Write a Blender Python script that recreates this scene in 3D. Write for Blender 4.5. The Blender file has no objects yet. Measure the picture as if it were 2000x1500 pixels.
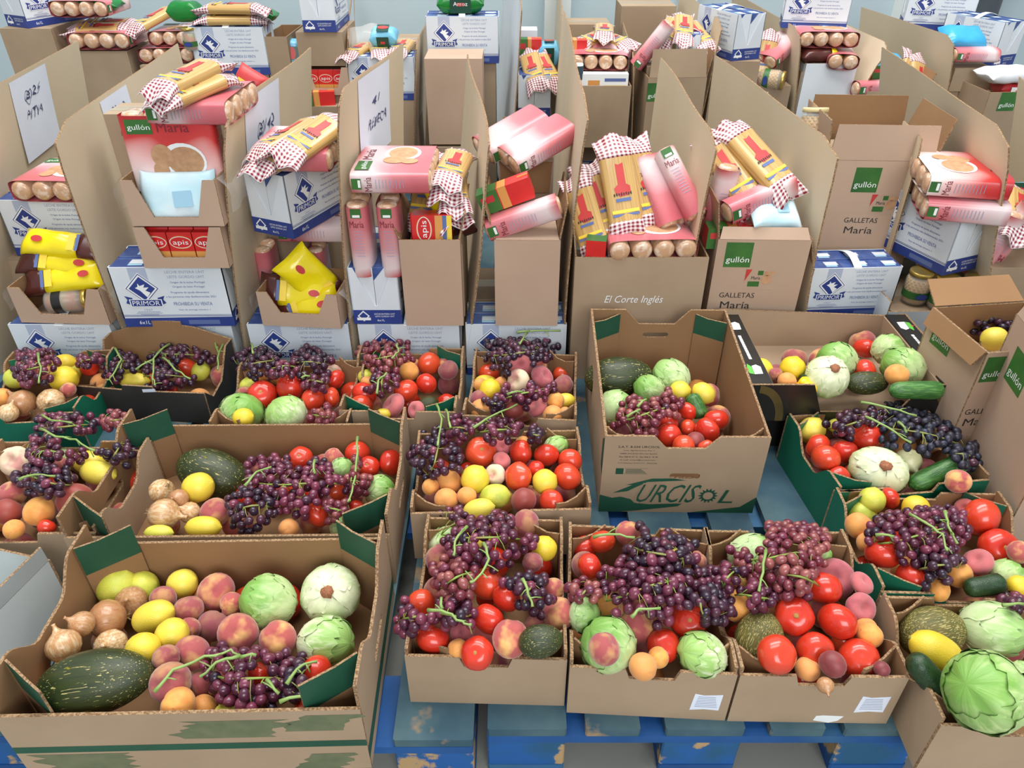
import bpy, math, random
import numpy as np
from mathutils import Vector, Matrix, Euler
R = math.radians
S = bpy.context.scene
COL = S.collection
# ------------------------------------------------------------------ camera, light, exposure
FPX = 1450.0          # focal length for a 2000 x 1500 frame
PITCH = R(34.9)
CH = 1.435            # eye height above the floor
cam_d = bpy.data.cameras.new('camera')
cam_d.sensor_width = 36.0
cam_d.lens = FPX / 2000.0 * 36.0
cam_d.clip_end = 60
cam = bpy.data.objects.new('camera', cam_d)
COL.objects.link(cam)
cam.location = (0, 0, CH)
cam.rotation_euler = (R(90) - PITCH, 0, 0)
S.camera = cam
S.view_settings.view_transform = 'Standard'
S.view_settings.look = 'None'
S.view_settings.gamma = 1.0
S.view_settings.use_curve_mapping = False
S.view_settings.exposure = 0.28
W = bpy.data.worlds.new('daylight')
S.world = W
W.use_nodes = True
bgn = W.node_tree.nodes['Background']
bgn.inputs['Color'].default_value = (0.90, 0.96, 1.0, 1)
bgn.inputs['Strength'].default_value = 0.50
def area(name, loc, target, sx, sy, power, col=(1, 1, 1)):
    d = bpy.data.lights.new(name, 'AREA')
    d.shape = 'RECTANGLE'; d.size = sx; d.size_y = sy; d.energy = power; d.color = col
    o = bpy.data.objects.new(name, d); COL.objects.link(o)
    o.location = loc
    o.rotation_euler = (Vector(target) - Vector(loc)).to_track_quat('-Z', 'Y').to_euler()
    return o
area('roof_light_strip', (-0.2, 1.2, 5.2), (-0.2, 1.5, 0), 5.0, 1.4, 125, (1.0, 0.985, 0.96))
area('roof_light_strip_far', (0.2, 3.4, 5.2), (0.2, 3.2, 0), 5.0, 1.4, 210, (1.0, 0.985, 0.96))
area('loading_door_daylight', (0.9, -3.6, 3.2), (0.1, 1.9, 0.4), 3.4, 2.4, 150, (0.96, 0.98, 1.0))

# ------------------------------------------------------------------ projection helpers (pixel of the 2000x1500 frame -> point in the room)
CP, SP = math.cos(PITCH), math.sin(PITCH)
CAM = Vector((0, 0, CH))
CU = Vector((0, SP, CP)); CR = Vector((1, 0, 0)); CF = Vector((0, CP, -SP))
def ray(px, py):
    return CR * ((px - 1000) / FPX) + CU * ((750 - py) / FPX) + CF
def atz(px, py, z):
    d = ray(px, py)
    return CAM + d * ((z - CH) / d.z)
def aty(px, py, Y):
    d = ray(px, py)
    return CAM + d * (Y / d.y)
def pix(p):
    q = p - CAM
    z = q.dot(CF)
    return 1000 + FPX * q.dot(CR) / z, 750 - FPX * q.dot(CU) / z
def depth(p):
    return (p - CAM).dot(CF)

# ------------------------------------------------------------------ materials
def lin(c):
    return tuple((x / 255 / 12.92 if x / 255 <= 0.04045 else ((x / 255 + 0.055) / 1.055) ** 2.4) for x in c) + (1.0,)
MATS = {}
def pm(name, c1, c2=None, ns=6.0, lo=0.35, hi=0.65, c3=None, rlo=0.0, rhi=1.0, rough=0.6, bs=0, bk=0.0,
       coat=0.0, sheen=0.0, sss=0.0, st=(1, 1, 1), spec=0.5, det=4.0, c4=None, c4lo=0.55, c4hi=0.6, ns4=3.0, trans=0.0, alpha=1.0, coord='Object', dist=0.0):
    m = bpy.data.materials.new(name); m.use_nodes = True
    nt = m.node_tree; N = nt.nodes; Lk = nt.links
    b = N['Principled BSDF']
    b.inputs['Roughness'].default_value = rough
    b.inputs['Specular IOR Level'].default_value = spec
    b.inputs['Coat Weight'].default_value = coat
    b.inputs['Coat Roughness'].default_value = 0.12
    b.inputs['Sheen Weight'].default_value = sheen
    b.inputs['Subsurface Weight'].default_value = sss
    if sss: b.inputs['Subsurface Radius'].default_value = (0.02, 0.01, 0.006); b.inputs['Subsurface Scale'].default_value = 0.3
    b.inputs['Transmission Weight'].default_value = trans
    b.inputs['Alpha'].default_value = alpha
    def mix(f, a, bb):
        x = N.new('ShaderNodeMix'); x.data_type = 'RGBA'
        Lk.new(f, x.inputs[0])
        for s, v in ((6, a), (7, bb)):
            if isinstance(v, tuple): x.inputs[s].default_value = v
            else: Lk.new(v, x.inputs[s])
        return x.outputs[2]
    def ramp(f, l, h):
        r = N.new('ShaderNodeMapRange'); r.inputs[1].default_value = l; r.inputs[2].default_value = h
        Lk.new(f, r.inputs[0]); return r.outputs[0]
    cur = lin(c1)
    if c2 or bk or c4:
        tc = N.new('ShaderNodeTexCoord'); mp = N.new('ShaderNodeMapping')
        mp.inputs['Scale'].default_value = st
        oi = N.new('ShaderNodeObjectInfo'); ad = N.new('ShaderNodeVectorMath'); ad.operation = 'ADD'
        ml = N.new('ShaderNodeMath'); ml.operation = 'MULTIPLY'; ml.inputs[1].default_value = 37.0
        Lk.new(oi.outputs['Random'], ml.inputs[0])
        Lk.new(tc.outputs[coord], mp.inputs['Vector']); Lk.new(mp.outputs[0], ad.inputs[0]); Lk.new(ml.outputs[0], ad.inputs[1])
        vec = ad.outputs[0]
    if c2:
        n = N.new('ShaderNodeTexNoise'); n.inputs['Scale'].default_value = ns; n.inputs['Detail'].default_value = det; n.inputs['Distortion'].default_value = dist
        Lk.new(vec, n.inputs['Vector'])
        cur = mix(ramp(n.outputs[0], lo, hi), cur, lin(c2))
    if c4:
        n = N.new('ShaderNodeTexNoise'); n.inputs['Scale'].default_value = ns4; n.inputs['Detail'].default_value = 5
        Lk.new(vec, n.inputs['Vector'])
        cur = mix(ramp(n.outputs[0], c4lo, c4hi), cur, lin(c4))
    if c3:
        oi2 = N.new('ShaderNodeObjectInfo')
        cur = mix(ramp(oi2.outputs['Random'], rlo, rhi), cur, lin(c3))
    if isinstance(cur, tuple): b.inputs['Base Color'].default_value = cur
    else: Lk.new(cur, b.inputs['Base Color'])
    if bk:
        n = N.new('ShaderNodeTexNoise'); n.inputs['Scale'].default_value = bs; n.inputs['Detail'].default_value = 3
        Lk.new(vec, n.inputs['Vector'])
        bp = N.new('ShaderNodeBump'); bp.inputs['Strength'].default_value = bk; bp.inputs['Distance'].default_value = 0.002
        Lk.new(n.outputs[0], bp.inputs['Height']); Lk.new(bp.outputs[0], b.inputs['Normal'])
    MATS[name] = m
    return m
# board and print
pm('kraft', (172, 148, 122), (158, 134, 108), 5, .3, .75, rough=.85, bs=60, bk=.12)
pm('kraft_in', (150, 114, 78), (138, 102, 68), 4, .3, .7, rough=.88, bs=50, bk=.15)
pm('kraft_pink', (188, 160, 138), (178, 150, 128), 4, .3, .7, rough=.8, bs=60, bk=.1)
pm('kraft_sheet', (214, 197, 170), (202, 182, 152), 1.6, .3, .7, rough=.8, bs=25, bk=.1)
pm('kraft_grey', (168, 146, 120), (150, 128, 104), 4, .3, .7, rough=.85, bs=60, bk=.1)
pm('board_edge', (164, 134, 100), (112, 84, 58), 260, .4, .6, rough=.95)
pm('green_print', (22, 74, 54), (30, 84, 62), 8, rough=.6)
pm('teal_print', (10, 96, 72), (18, 106, 80), 6, rough=.5)
pm('olive_print', (96, 106, 76), (112, 116, 86), 30, rough=.8)
pm('black_print', (26, 25, 24), (36, 35, 33), 8, rough=.38)
pm('dark_board', (58, 54, 50), (48, 45, 42), 6, rough=.6)
pm('gold_print', (92, 78, 40), (74, 62, 34), 20, rough=.45)
pm('white_print', (236, 238, 238), rough=.6)
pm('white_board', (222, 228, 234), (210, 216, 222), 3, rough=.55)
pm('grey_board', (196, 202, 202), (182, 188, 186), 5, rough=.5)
pm('navy_print', (46, 66, 140), (40, 58, 126), 10, rough=.5)
pm('blue_top', (52, 76, 136), (78, 104, 160), 25, .45, .7, rough=.35)
pm('sky_print', (158, 200, 222), rough=.45)
pm('grey_print', (172, 182, 204), rough=.6)
pm('text_blue', (90, 108, 160), rough=.6)
pm('text_grey', (150, 160, 184), rough=.6)
pm('text_dark', (44, 38, 36), rough=.6)
pm('text_brown', (120, 100, 84), rough=.7)
pm('ink', (70, 74, 112), rough=.7)
pm('paper', (228, 234, 246), (220, 226, 240), 4, rough=.7)
pm('leaf_print', (58, 112, 44), (40, 92, 40), 12, rough=.5)
pm('leaf_bright', (96, 186, 70), rough=.5)
pm('red_print', (188, 50, 52), (198, 66, 64), 10, rough=.4)
pm('red_carton', (214, 46, 44), (196, 38, 40), 10, rough=.3)
pm('orange_print', (214, 150, 78), rough=.4)
pm('yellow_print', (238, 206, 70), rough=.4)
pm('wine_print', (120, 34, 46), rough=.5)
pm('biscuit', (196, 152, 114), (178, 134, 98), 60, .35, .65, rough=.75, bs=120, bk=.2)
pm('biscuit_film', (202, 160, 126), (226, 200, 178), 50, .5, .62, rough=.22, bs=60, bk=.35, coat=.6)
pm('film', (236, 236, 232), rough=.12, alpha=.22, bs=26, bk=.6)
pm('tape', (214, 200, 176), rough=.25, alpha=.55)
pm('gold_lid', (206, 178, 96), (188, 158, 80), 8, rough=.3); MATS['gold_lid'].node_tree.nodes['Principled BSDF'].inputs['Metallic'].default_value = .75
pm('cream_lid', (226, 210, 160), (214, 196, 140), 10, rough=.45)
pm('chickpea', (206, 160, 84), (188, 140, 66), 30, rough=.45)
pm('glass', (226, 232, 226), rough=.05, alpha=.25)
pm('bean_fill', (170, 96, 54), (120, 120, 50), 18, .42, .58, rough=.3)
pm('yellow_bag', (240, 220, 20), (228, 204, 12), 9, rough=.22, bs=16, bk=.6, coat=.3)
pm('choco', (84, 40, 34), (70, 32, 28), 8, rough=.25, bs=16, bk=.5)
pm('pale_blue_bag', (196, 230, 240), (226, 242, 248), 7, .4, .62, rough=.25, bs=14, bk=.8)
pm('cyan_bag', (70, 176, 220), (50, 156, 208), 9, rough=.2, bs=18, bk=.9)
pm('sky_pack', (128, 198, 226), (100, 176, 212), 9, rough=.25, bs=18, bk=.6)
pm('green_bag', (26, 128, 50), (16, 104, 44), 9, rough=.18, bs=18, bk=.8)
pm('dark_green', (14, 66, 50), rough=.3)
pm('white_bag', (232, 234, 236), (220, 222, 224), 6, rough=.4, bs=14, bk=.6)
# place
pm('wall_paint', (178, 194, 200), (170, 187, 193), 1.2, rough=.75)
pm('column_paint', (206, 214, 214), (200, 208, 208), 2, rough=.7)
pm('white_frame', (226, 230, 226), rough=.5)
pm('pipe_grey', (104, 112, 122), rough=.45)
pm('concrete', (150, 150, 142), (128, 128, 122), 2.5, .3, .7, rough=.55, bs=20, bk=.1, c4=(112, 112, 104), ns4=9, c4lo=.58, c4hi=.75)
pm('pallet_blue', (22, 84, 150), (16, 68, 124), 5, .35, .65, rough=.65, bs=40, bk=.3, st=(1, 1, 1), c4=(60, 110, 140), ns4=4, c4lo=.5, c4hi=.7)
pm('pallet_worn', (50, 82, 98), (74, 102, 110), 7, .4, .62, rough=.75, bs=40, bk=.3, c4=(150, 128, 100), ns4=10, c4lo=.63, c4hi=.7)
pm('pallet_block', (24, 88, 156), (30, 84, 120), 9, .4, .6, rough=.75, bs=40, bk=.5, c4=(176, 146, 104), ns4=14, c4lo=.56, c4hi=.6)
pm('pallet_rear', (46, 70, 84), (60, 84, 96), 6, rough=.75)
# fruit
pm('tomato', (208, 56, 34), (198, 46, 30), 1.1, c3=(218, 80, 44), rlo=.4, rhi=1.05, rough=.22, coat=.3, bs=3, bk=.1, spec=.5)
pm('scar', (186, 140, 74), (150, 104, 52), 60, rough=.8)
pm('lemon', (232, 202, 46), (222, 188, 38), 1.2, c3=(228, 208, 84), rough=.36, bs=16, bk=.3, c4=(184, 166, 74), ns4=2.2, c4lo=.64, c4hi=.72)
pm('lime', (208, 206, 84), (174, 186, 66), 1.4, .4, .6, c3=(222, 216, 84), rough=.4, bs=16, bk=.3)
pm('stem_end', (132, 126, 60), rough=.8)
pm('peach', (176, 80, 76), (220, 166, 100), 1.1, .46, .66, c3=(126, 58, 70), rlo=.12, rhi=1.15, rough=.75, sheen=.35, det=2)
pm('flat_peach', (178, 92, 98), (146, 66, 80), 1.4, .4, .65, c3=(200, 106, 104), rough=.78, sheen=.4, det=2)
pm('white_peach', (224, 200, 168), (206, 146, 134), .9, .5, .62, rough=.75, sheen=.3, det=2)
pm('nectarine', (124, 48, 56), (98, 38, 50), 1.5, .4, .65, c3=(150, 62, 50), rough=.5, sheen=.2)
pm('apricot', (232, 164, 78), (216, 136, 60), 1.4, .4, .65, c3=(222, 150, 84), rough=.6, sheen=.2, c4=(170, 104, 60), ns4=5, c4lo=.66, c4hi=.72)
pm('onion', (198, 152, 100), (226, 200, 160), 1.3, .42, .62, c3=(170, 116, 76), rlo=.3, rhi=1.1, rough=.26, st=(5, 5, .8), bs=3, bk=.3, coat=.3, c4=(140, 92, 58), ns4=1.5, c4lo=.62, c4hi=.72)
pm('white_onion', (224, 218, 180), (206, 204, 140), 8, rough=.3, st=(4, 4, 1))
pm('onion_root', (150, 120, 84), rough=.95)
pm('melon', (54, 62, 24), (40, 50, 26), 5, .35, .65, rough=.42, bs=40, bk=.3, c4=(190, 176, 112), ns4=22, c4lo=.63, c4hi=.66, st=(.10, 1, 1))
pm('melon_patch', (150, 140, 30), (100, 104, 28), 25, .4, .7, rough=.45)
pm('melon_net', (110, 100, 44), (84, 84, 40), 8, .35, .65, rough=.6, c4=(186, 170, 110), ns4=26, c4lo=.56, c4hi=.6, st=(.12, 1, 1), bs=20, bk=.5)
pm('cucumber', (50, 98, 42), (84, 132, 62), 5, .45, .65, rough=.38, bs=9, bk=.6, st=(.5, 1, 1))
pm('courgette', (24, 50, 24), (36, 66, 32), 4, rough=.38, bs=12, bk=.4)
pm('pepper', (240, 200, 30), rough=.25)
pm('avocado', (62, 66, 22), (40, 48, 20), 18, rough=.4, bs=60, bk=.4)
def leafmat(name, base, tip, vein, lo_=-.1, hi_=1.5):
    m = pm(name, base, rough=.42, bs=30, bk=.35, spec=.4)
    nt = m.node_tree; N = nt.nodes; L = nt.links; b = N['Principled BSDF']
    tc = N.new('ShaderNodeTexCoord'); sp = N.new('ShaderNodeSeparateXYZ'); L.new(tc.outputs['Object'], sp.inputs[0])
    n = N.new('ShaderNodeTexNoise'); n.inputs['Scale'].default_value = 2.2; n.inputs['Detail'].default_value = 5; L.new(tc.outputs['Object'], n.inputs['Vector'])
    a = N.new('ShaderNodeMath'); a.operation = 'MULTIPLY_ADD'; a.inputs[1].default_value = 1.6; L.new(n.outputs[0], a.inputs[0]); L.new(sp.outputs[2], a.inputs[2])
    mr = N.new('ShaderNodeMapRange'); mr.inputs[1].default_value = lo_; mr.inputs[2].default_value = hi_; L.new(a.outputs[0], mr.inputs[0])
    m1 = N.new('ShaderNodeMix'); m1.data_type = 'RGBA'; m1.inputs[6].default_value = lin(base); m1.inputs[7].default_value = lin(tip); L.new(mr.outputs[0], m1.inputs[0])
    # veins fan out from the stalk: stripes in azimuth
    at = N.new('ShaderNodeMath'); at.operation = 'ARCTAN2'; L.new(sp.outputs[1], at.inputs[0]); L.new(sp.outputs[0], at.inputs[1])
    cb = N.new('ShaderNodeCombineXYZ'); L.new(at.outputs[0], cb.inputs[0])
    zz = N.new('ShaderNodeMath'); zz.operation = 'MULTIPLY'; zz.inputs[1].default_value = .45; L.new(sp.outputs[2], zz.inputs[0]); L.new(zz.outputs[0], cb.inputs[1])
    oi = N.new('ShaderNodeObjectInfo'); ml = N.new('ShaderNodeMath'); ml.operation = 'MULTIPLY'; ml.inputs[1].default_value = 9; L.new(oi.outputs['Random'], ml.inputs[0]); L.new(ml.outputs[0], cb.inputs[2])
    ns = N.new('ShaderNodeTexNoise'); ns.inputs['Scale'].default_value = 4.5; ns.inputs['Detail'].default_value = 4; ns.inputs['Distortion'].default_value = .35; L.new(cb.outputs[0], ns.inputs['Vector'])
    r2 = N.new('ShaderNodeMapRange'); r2.inputs[1].default_value = .47; r2.inputs[2].default_value = .7; r2.inputs[4].default_value = .85; L.new(ns.outputs[0], r2.inputs[0])
    bp2 = N.new('ShaderNodeBump'); bp2.inputs['Strength'].default_value = .35; bp2.inputs['Distance'].default_value = .004; L.new(ns.outputs[0], bp2.inputs['Height']); L.new(bp2.outputs[0], b.inputs['Normal'])
    pf = N.new('ShaderNodeMapRange'); pf.inputs[1].default_value = .9; pf.inputs[2].default_value = .3; L.new(sp.outputs[2], pf.inputs[0])
    pmx = N.new('ShaderNodeMath'); pmx.operation = 'MULTIPLY'; L.new(r2.outputs[0], pmx.inputs[0]); L.new(pf.outputs[0], pmx.inputs[1])
    m2 = N.new('ShaderNodeMix'); m2.data_type = 'RGBA'; L.new(pmx.outputs[0], m2.inputs[0]); L.new(m1.outputs[2], m2.inputs[6]); m2.inputs[7].default_value = lin(vein)
    L.new(m2.outputs[2], b.inputs['Base Color'])
    b.inputs['Subsurface Weight'].default_value = 0.0
leafmat('lettuce', (204, 216, 164), (122, 168, 78), (196, 216, 150))
leafmat('lettuce_pale', (222, 224, 188), (150, 188, 102), (226, 232, 196), -.05, 1.05)
leafmat('cabbage', (206, 220, 172), (150, 188, 108), (206, 222, 172))
pm('cut_stalk', (170, 112, 78), (132, 80, 54), 20, rough=.8)
pm('herb', (60, 124, 44), (84, 150, 58), 20, rough=.5)
pm('grape_red', (122, 50, 62), (96, 38, 54), 1.5, c3=(150, 84, 80), rlo=.35, rhi=1.0, rough=.22, coat=.15, spec=.5)
pm('grape_purple', (84, 34, 54), (62, 30, 50), 1.5, c3=(122, 54, 76), rlo=.25, rhi=1.0, rough=.22, coat=.15)
pm('grape_dark', (48, 28, 42), (42, 30, 50), 1.5, c3=(80, 42, 60), rlo=.35, rhi=1.0, rough=.25, coat=.1)
pm('grape_black', (28, 30, 46), (52, 62, 88), 1.6, .45, .7, c3=(38, 32, 46), rough=.45)
pm('stalk', (142, 168, 78), (120, 140, 60), 30, c4=(146, 124, 70), ns4=22, c4lo=.5, c4hi=.68, rough=.6)
pm('stalk_fresh', (142, 170, 96), (126, 152, 80), 20, rough=.5)

def gingham():
    m = bpy.data.materials.new('gingham'); m.use_nodes = True; MATS['gingham'] = m
    nt = m.node_tree; N = nt.nodes; L = nt.links; b = N['Principled BSDF']
    b.inputs['Roughness'].default_value = .3
    uv = N.new('ShaderNodeUVMap'); sp = N.new('ShaderNodeSeparateXYZ'); L.new(uv.outputs[0], sp.inputs[0])
    def st(o):
        a = N.new('ShaderNodeMath'); a.operation = 'MULTIPLY'; a.inputs[1].default_value = 1 / .0115; L.new(o, a.inputs[0])
        f = N.new('ShaderNodeMath'); f.operation = 'FRACT'; L.new(a.outputs[0], f.inputs[0])
        g = N.new('ShaderNodeMath'); g.operation = 'GREATER_THAN'; g.inputs[1].default_value = .5; L.new(f.outputs[0], g.inputs[0]); return g.outputs[0]
    s = N.new('ShaderNodeMath'); s.operation = 'ADD'; L.new(st(sp.outputs[0]), s.inputs[0]); L.new(st(sp.outputs[1]), s.inputs[1])
    h = N.new('ShaderNodeMath'); h.operation = 'MULTIPLY'; h.inputs[1].default_value = .5; L.new(s.outputs[0], h.inputs[0])
    mx = N.new('ShaderNodeMix'); mx.data_type = 'RGBA'; mx.inputs[6].default_value = lin((240, 232, 232)); mx.inputs[7].default_value = lin((134, 22, 42)); L.new(h.outputs[0], mx.inputs[0])
    L.new(mx.outputs[2], b.inputs['Base Color'])
gingham()
pm('pasta', (206, 170, 108), (184, 144, 84), 40, .4, .62, rough=.25, st=(.03, 5, 5), coat=.4, bs=30, bk=.2)
pm('pasta_film', (226, 204, 158), (214, 182, 122), 8, rough=.2, coat=.5, bs=18, bk=.4)
def wrapper(name, c):
    m = bpy.data.materials.new(name); m.use_nodes = True; MATS[name] = m
    nt = m.node_tree; N = nt.nodes; L = nt.links; b = N['Principled BSDF']
    b.inputs['Roughness'].default_value = .3; b.inputs['Coat Weight'].default_value = .15
    tc = N.new('ShaderNodeTexCoord'); sp = N.new('ShaderNodeSeparateXYZ'); L.new(tc.outputs['Object'], sp.inputs[0])
    n = N.new('ShaderNodeTexNoise'); n.inputs['Scale'].default_value = 7; n.inputs['Detail'].default_value = 1; L.new(tc.outputs['Object'], n.inputs['Vector'])
    a = N.new('ShaderNodeMath'); a.operation = 'MULTIPLY_ADD'; a.inputs[1].default_value = 4.4; L.new(sp.outputs[1], a.inputs[0]); a.inputs[2].default_value = .0
    a2 = N.new('ShaderNodeMath'); a2.operation = 'MULTIPLY_ADD'; a2.inputs[1].default_value = .75; L.new(n.outputs[0], a2.inputs[0]); L.new(a.outputs[0], a2.inputs[2])
    r = N.new('ShaderNodeValToRGB'); L.new(a2.outputs[0], r.inputs[0])
    e = r.color_ramp.elements
    e[0].position = 0.0; e[0].color = lin(c[0]); e[1].position = 1.0; e[1].color = lin(c[-1])
    for i, cc in enumerate(c[1:-1]):
        x = e.new((i + 1) / (len(c) - 1)); x.color = lin(cc)
    L.new(r.outputs[0], b.inputs['Base Color'])
    nb = N.new('ShaderNodeTexNoise'); nb.inputs['Scale'].default_value = 30; L.new(tc.outputs['Object'], nb.inputs['Vector'])
    bp = N.new('ShaderNodeBump'); bp.inputs['Strength'].default_value = .25; bp.inputs['Distance'].default_value = .002; L.new(nb.outputs[0], bp.inputs['Height']); L.new(bp.outputs[0], b.inputs['Normal'])
wrapper('pack_print', [(196, 100, 108), (204, 120, 126), (216, 188, 190), (218, 200, 200), (180, 54, 58)])
wrapper('pack_print_red', [(238, 226, 224), (236, 190, 186), (204, 60, 58), (196, 46, 50), (150, 34, 42)])
MT = MATS
# ------------------------------------------------------------------ mesh helpers
class MB:
    def __init__(s):
        s.v = []; s.f = []; s.m = []; s.s = []; s.uv = []
    def add(s, vs, fs, m=0, sm=False, uvs=None):
        o = len(s.v); s.v += [tuple(v) for v in vs]
        for k, f in enumerate(fs):
            s.f.append(tuple(i + o for i in f)); s.m.append(m); s.s.append(sm)
            s.uv.append([uvs[i] for i in f] if uvs else [(0, 0)] * len(f))
        return s
    def box(s, x0, x1, y0, y1, z0, z1, m=0, mt=None):
        v = [(x, y, z) for z in (z0, z1) for y in (y0, y1) for x in (x0, x1)]
        s.add(v, [(0, 2, 3, 1)], m); s.add(v, [(4, 5, 7, 6)], m if mt is None else mt)
        s.add(v, [(0, 1, 5, 4), (1, 3, 7, 5), (3, 2, 6, 7), (2, 0, 4, 6)], m)
        return s
    def slab(s, pts, fr, t, mo=0, mi=0, me=0, off=0.0):
        O, U, V, N = fr
        a = [O + U * p[0] + V * p[1] + N * off for p in pts]; b = [q - N * t for q in a]
        n = len(pts)
        s.add(a, [tuple(range(n))], mo); s.add(b, [tuple(range(n - 1, -1, -1))], mi)
        s.add(a + b, [(i, n + i, n + (i + 1) % n, (i + 1) % n) for i in range(n)], me)
        return s
    def poly(s, pts, fr, m=0, off=0.0004):
        O, U, V, N = fr
        s.add([O + U * p[0] + V * p[1] + N * off for p in pts], [tuple(range(len(pts)))], m)
        return s
    def loft(s, rings, m=0, sm=True, cap=True, uvs=None, mf=None):
        n = len(rings[0]); v = [p for r in rings for p in r]
        fs = []; o = len(s.v); s.v += [tuple(p) for p in v]
        for i in range(len(rings) - 1):
            for j in range(n):
                k = (j + 1) % n
                s.f.append((o + i * n + j, o + i * n + k, o + (i + 1) * n + k, o + (i + 1) * n + j))
                s.m.append(m if mf is None else mf(i, j)); s.s.append(sm)
                if uvs: s.uv.append([uvs(i, j), uvs(i, j + 1), uvs(i + 1, j + 1), uvs(i + 1, j)])
                else: s.uv.append([(0, 0)] * 4)
        if cap:
            s.f.append(tuple(o + j for j in range(n - 1, -1, -1))); s.m.append(m if mf is None else mf(0, 0)); s.s.append(sm); s.uv.append([(0, 0)] * n)
            e = o + (len(rings) - 1) * n
            s.f.append(tuple(e + j for j in range(n))); s.m.append(m if mf is None else mf(len(rings) - 2, 0)); s.s.append(sm); s.uv.append([(0, 0)] * n)
        return s
    def lathe(s, prof, n=20, m=0, sm=True, mf=None, cap=True):
        return s.loft([[(r * math.cos(2 * math.pi * j / n), r * math.sin(2 * math.pi * j / n), z) for j in range(n)] for r, z in prof], m, sm, cap, mf=mf)
    def tube(s, pts, rad, n=6, m=0):
        P = [Vector(p) for p in pts]; rings = []
        for i, p in enumerate(P):
            t = (P[min(i + 1, len(P) - 1)] - P[max(i - 1, 0)])
            t = t.normalized() if t.length > 1e-9 else Vector((0, 0, 1))
            a = t.cross(Vector((0.3, 0.2, 1))).normalized(); b = t.cross(a)
            r = rad[i] if isinstance(rad, (list, tuple)) else rad
            rings.append([p + (a * math.cos(2 * math.pi * j / n) + b * math.sin(2 * math.pi * j / n)) * r for j in range(n)])
        return s.loft(rings, m)
    def text(s, txt, w, h, fr, cx, cy, m=0, shear=0.0, off=0.0006):
        vs, fs, tw, th = glyphs(txt)
        O, U, V, N = fr
        sx = w / tw; sy = h / th
        s.add([O + U * (cx + (x - tw / 2) * sx + shear * (y - th / 2) * sy) + V * (cy + (y - th / 2) * sy) + N * off for x, y in vs], fs, m)
        return s
    def mesh(s, name, mats):
        me = bpy.data.meshes.new(name)
        me.from_pydata(s.v, [], s.f)
        for x in mats: me.materials.append(MT[x] if isinstance(x, str) else x)
        me.polygons.foreach_set('material_index', s.m)
        me.polygons.foreach_set('use_smooth', s.s)
        if any(u[0] != (0, 0) or u[-1] != (0, 0) for u in s.uv):
            l = me.uv_layers.new(name='UVMap')
            l.data.foreach_set('uv', [c for f in s.uv for p in f for c in p])
        me.update()
        return me
_GL = {}
def glyphs(txt):
    if txt not in _GL:
        c = bpy.data.curves.new('t', 'FONT'); c.body = txt; c.size = 1; c.resolution_u = 2
        o = bpy.data.objects.new('t', c); COL.objects.link(o)
        dg = bpy.context.evaluated_depsgraph_get()
        me = bpy.data.meshes.new_from_object(o.evaluated_get(dg))
        vs = [(v.co.x, v.co.y) for v in me.vertices]; fs = [tuple(p.vertices) for p in me.polygons]
        bpy.data.objects.remove(o); bpy.data.meshes.remove(me); bpy.data.curves.remove(c)
        x0 = min(v[0] for v in vs); y0 = min(v[1] for v in vs)
        vs = [(x - x0, y - y0) for x, y in vs]
        _GL[txt] = (vs, fs, max(v[0] for v in vs), max(v[1] for v in vs))
    return _GL[txt]
def V3(*a): return Vector(a)
def frame(O, U, V):
    U = Vector(U).normalized(); V = Vector(V).normalized()
    return (Vector(O), U, V, U.cross(V).normalized())
def thing(name, label, cat, M=None, group=None):
    o = bpy.data.objects.new(name, None); COL.objects.link(o)
    o.empty_display_size = .02
    if M is not None: o.matrix_world = M if isinstance(M, Matrix) else Matrix.Translation(M)
    o['label'] = label; o['category'] = cat
    if group: o['group'] = group
    return o
def part(name, me, parent, M=None):
    o = bpy.data.objects.new(name, me); COL.objects.link(o)
    if parent: o.parent = parent
    if M is not None: o.matrix_local = M if isinstance(M, Matrix) else Matrix.Translation(M)
    return o
def solo(name, me, label, cat, M=None, group=None):
    o = part(name, me, None, M); o['label'] = label; o['category'] = cat
    if group: o['group'] = group
    return o
def struct(name, me, M=None):
    o = part(name, me, None, M); o['kind'] = 'structure'; return o
CACHE = {}
def cached(key, fn):
    if key not in CACHE: CACHE[key] = fn()
    return CACHE[key]
def TR(p, rx=0, ry=0, rz=0, s=1.0):
    return Matrix.Translation(p) @ Euler((R(rx), R(ry), R(rz)), 'XYZ').to_matrix().to_4x4() @ Matrix.Scale(s, 4)

# ------------------------------------------------------------------ the hall
PZ = 0.144
mb = MB()
for i in range(4):
    pass
struct('floor', MB().add([(-6, -3, 0), (6, -3, 0), (6, 5.6, 0), (-6, 5.6, 0)], [(0, 1, 2, 3)]).mesh('floor', ['concrete']))
struct('wall_back', MB().box(-6, 6, 5.3, 5.45, 0, 4.6).mesh('wall_back', ['wall_paint']))
def wallx(px0, px1, Y=5.3): return aty(px0, 40, Y).x, aty(px1, 40, Y).x
a, b = wallx(1062, 1112)
struct('trim_1', MB().box(a, b, 5.2, 5.3, 0, 4.6).mesh('trim', ['column_paint']))
a, b = wallx(1318, 1352)
struct('trim_2', MB().box(a, b, 5.22, 5.3, 0, 4.6).mesh('trim', ['column_paint']))
a, b = wallx(1738, 1796)
struct('trim_3', MB().box(a, b, 5.18, 5.3, 0, 4.6).mesh('trim', ['white_frame']))
a, b = wallx(1876, 1926)
pp = MB().lathe([((b - a) / 2, 0), ((b - a) / 2, 4.6)], 20)
dp = solo('downpipe', pp.mesh('downpipe', ['pipe_grey']), 'dark grey round downpipe against the back wall at upper right', 'pipe', V3((a + b) / 2, 5.3 - (b - a) / 2 - .005, 0))

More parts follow.
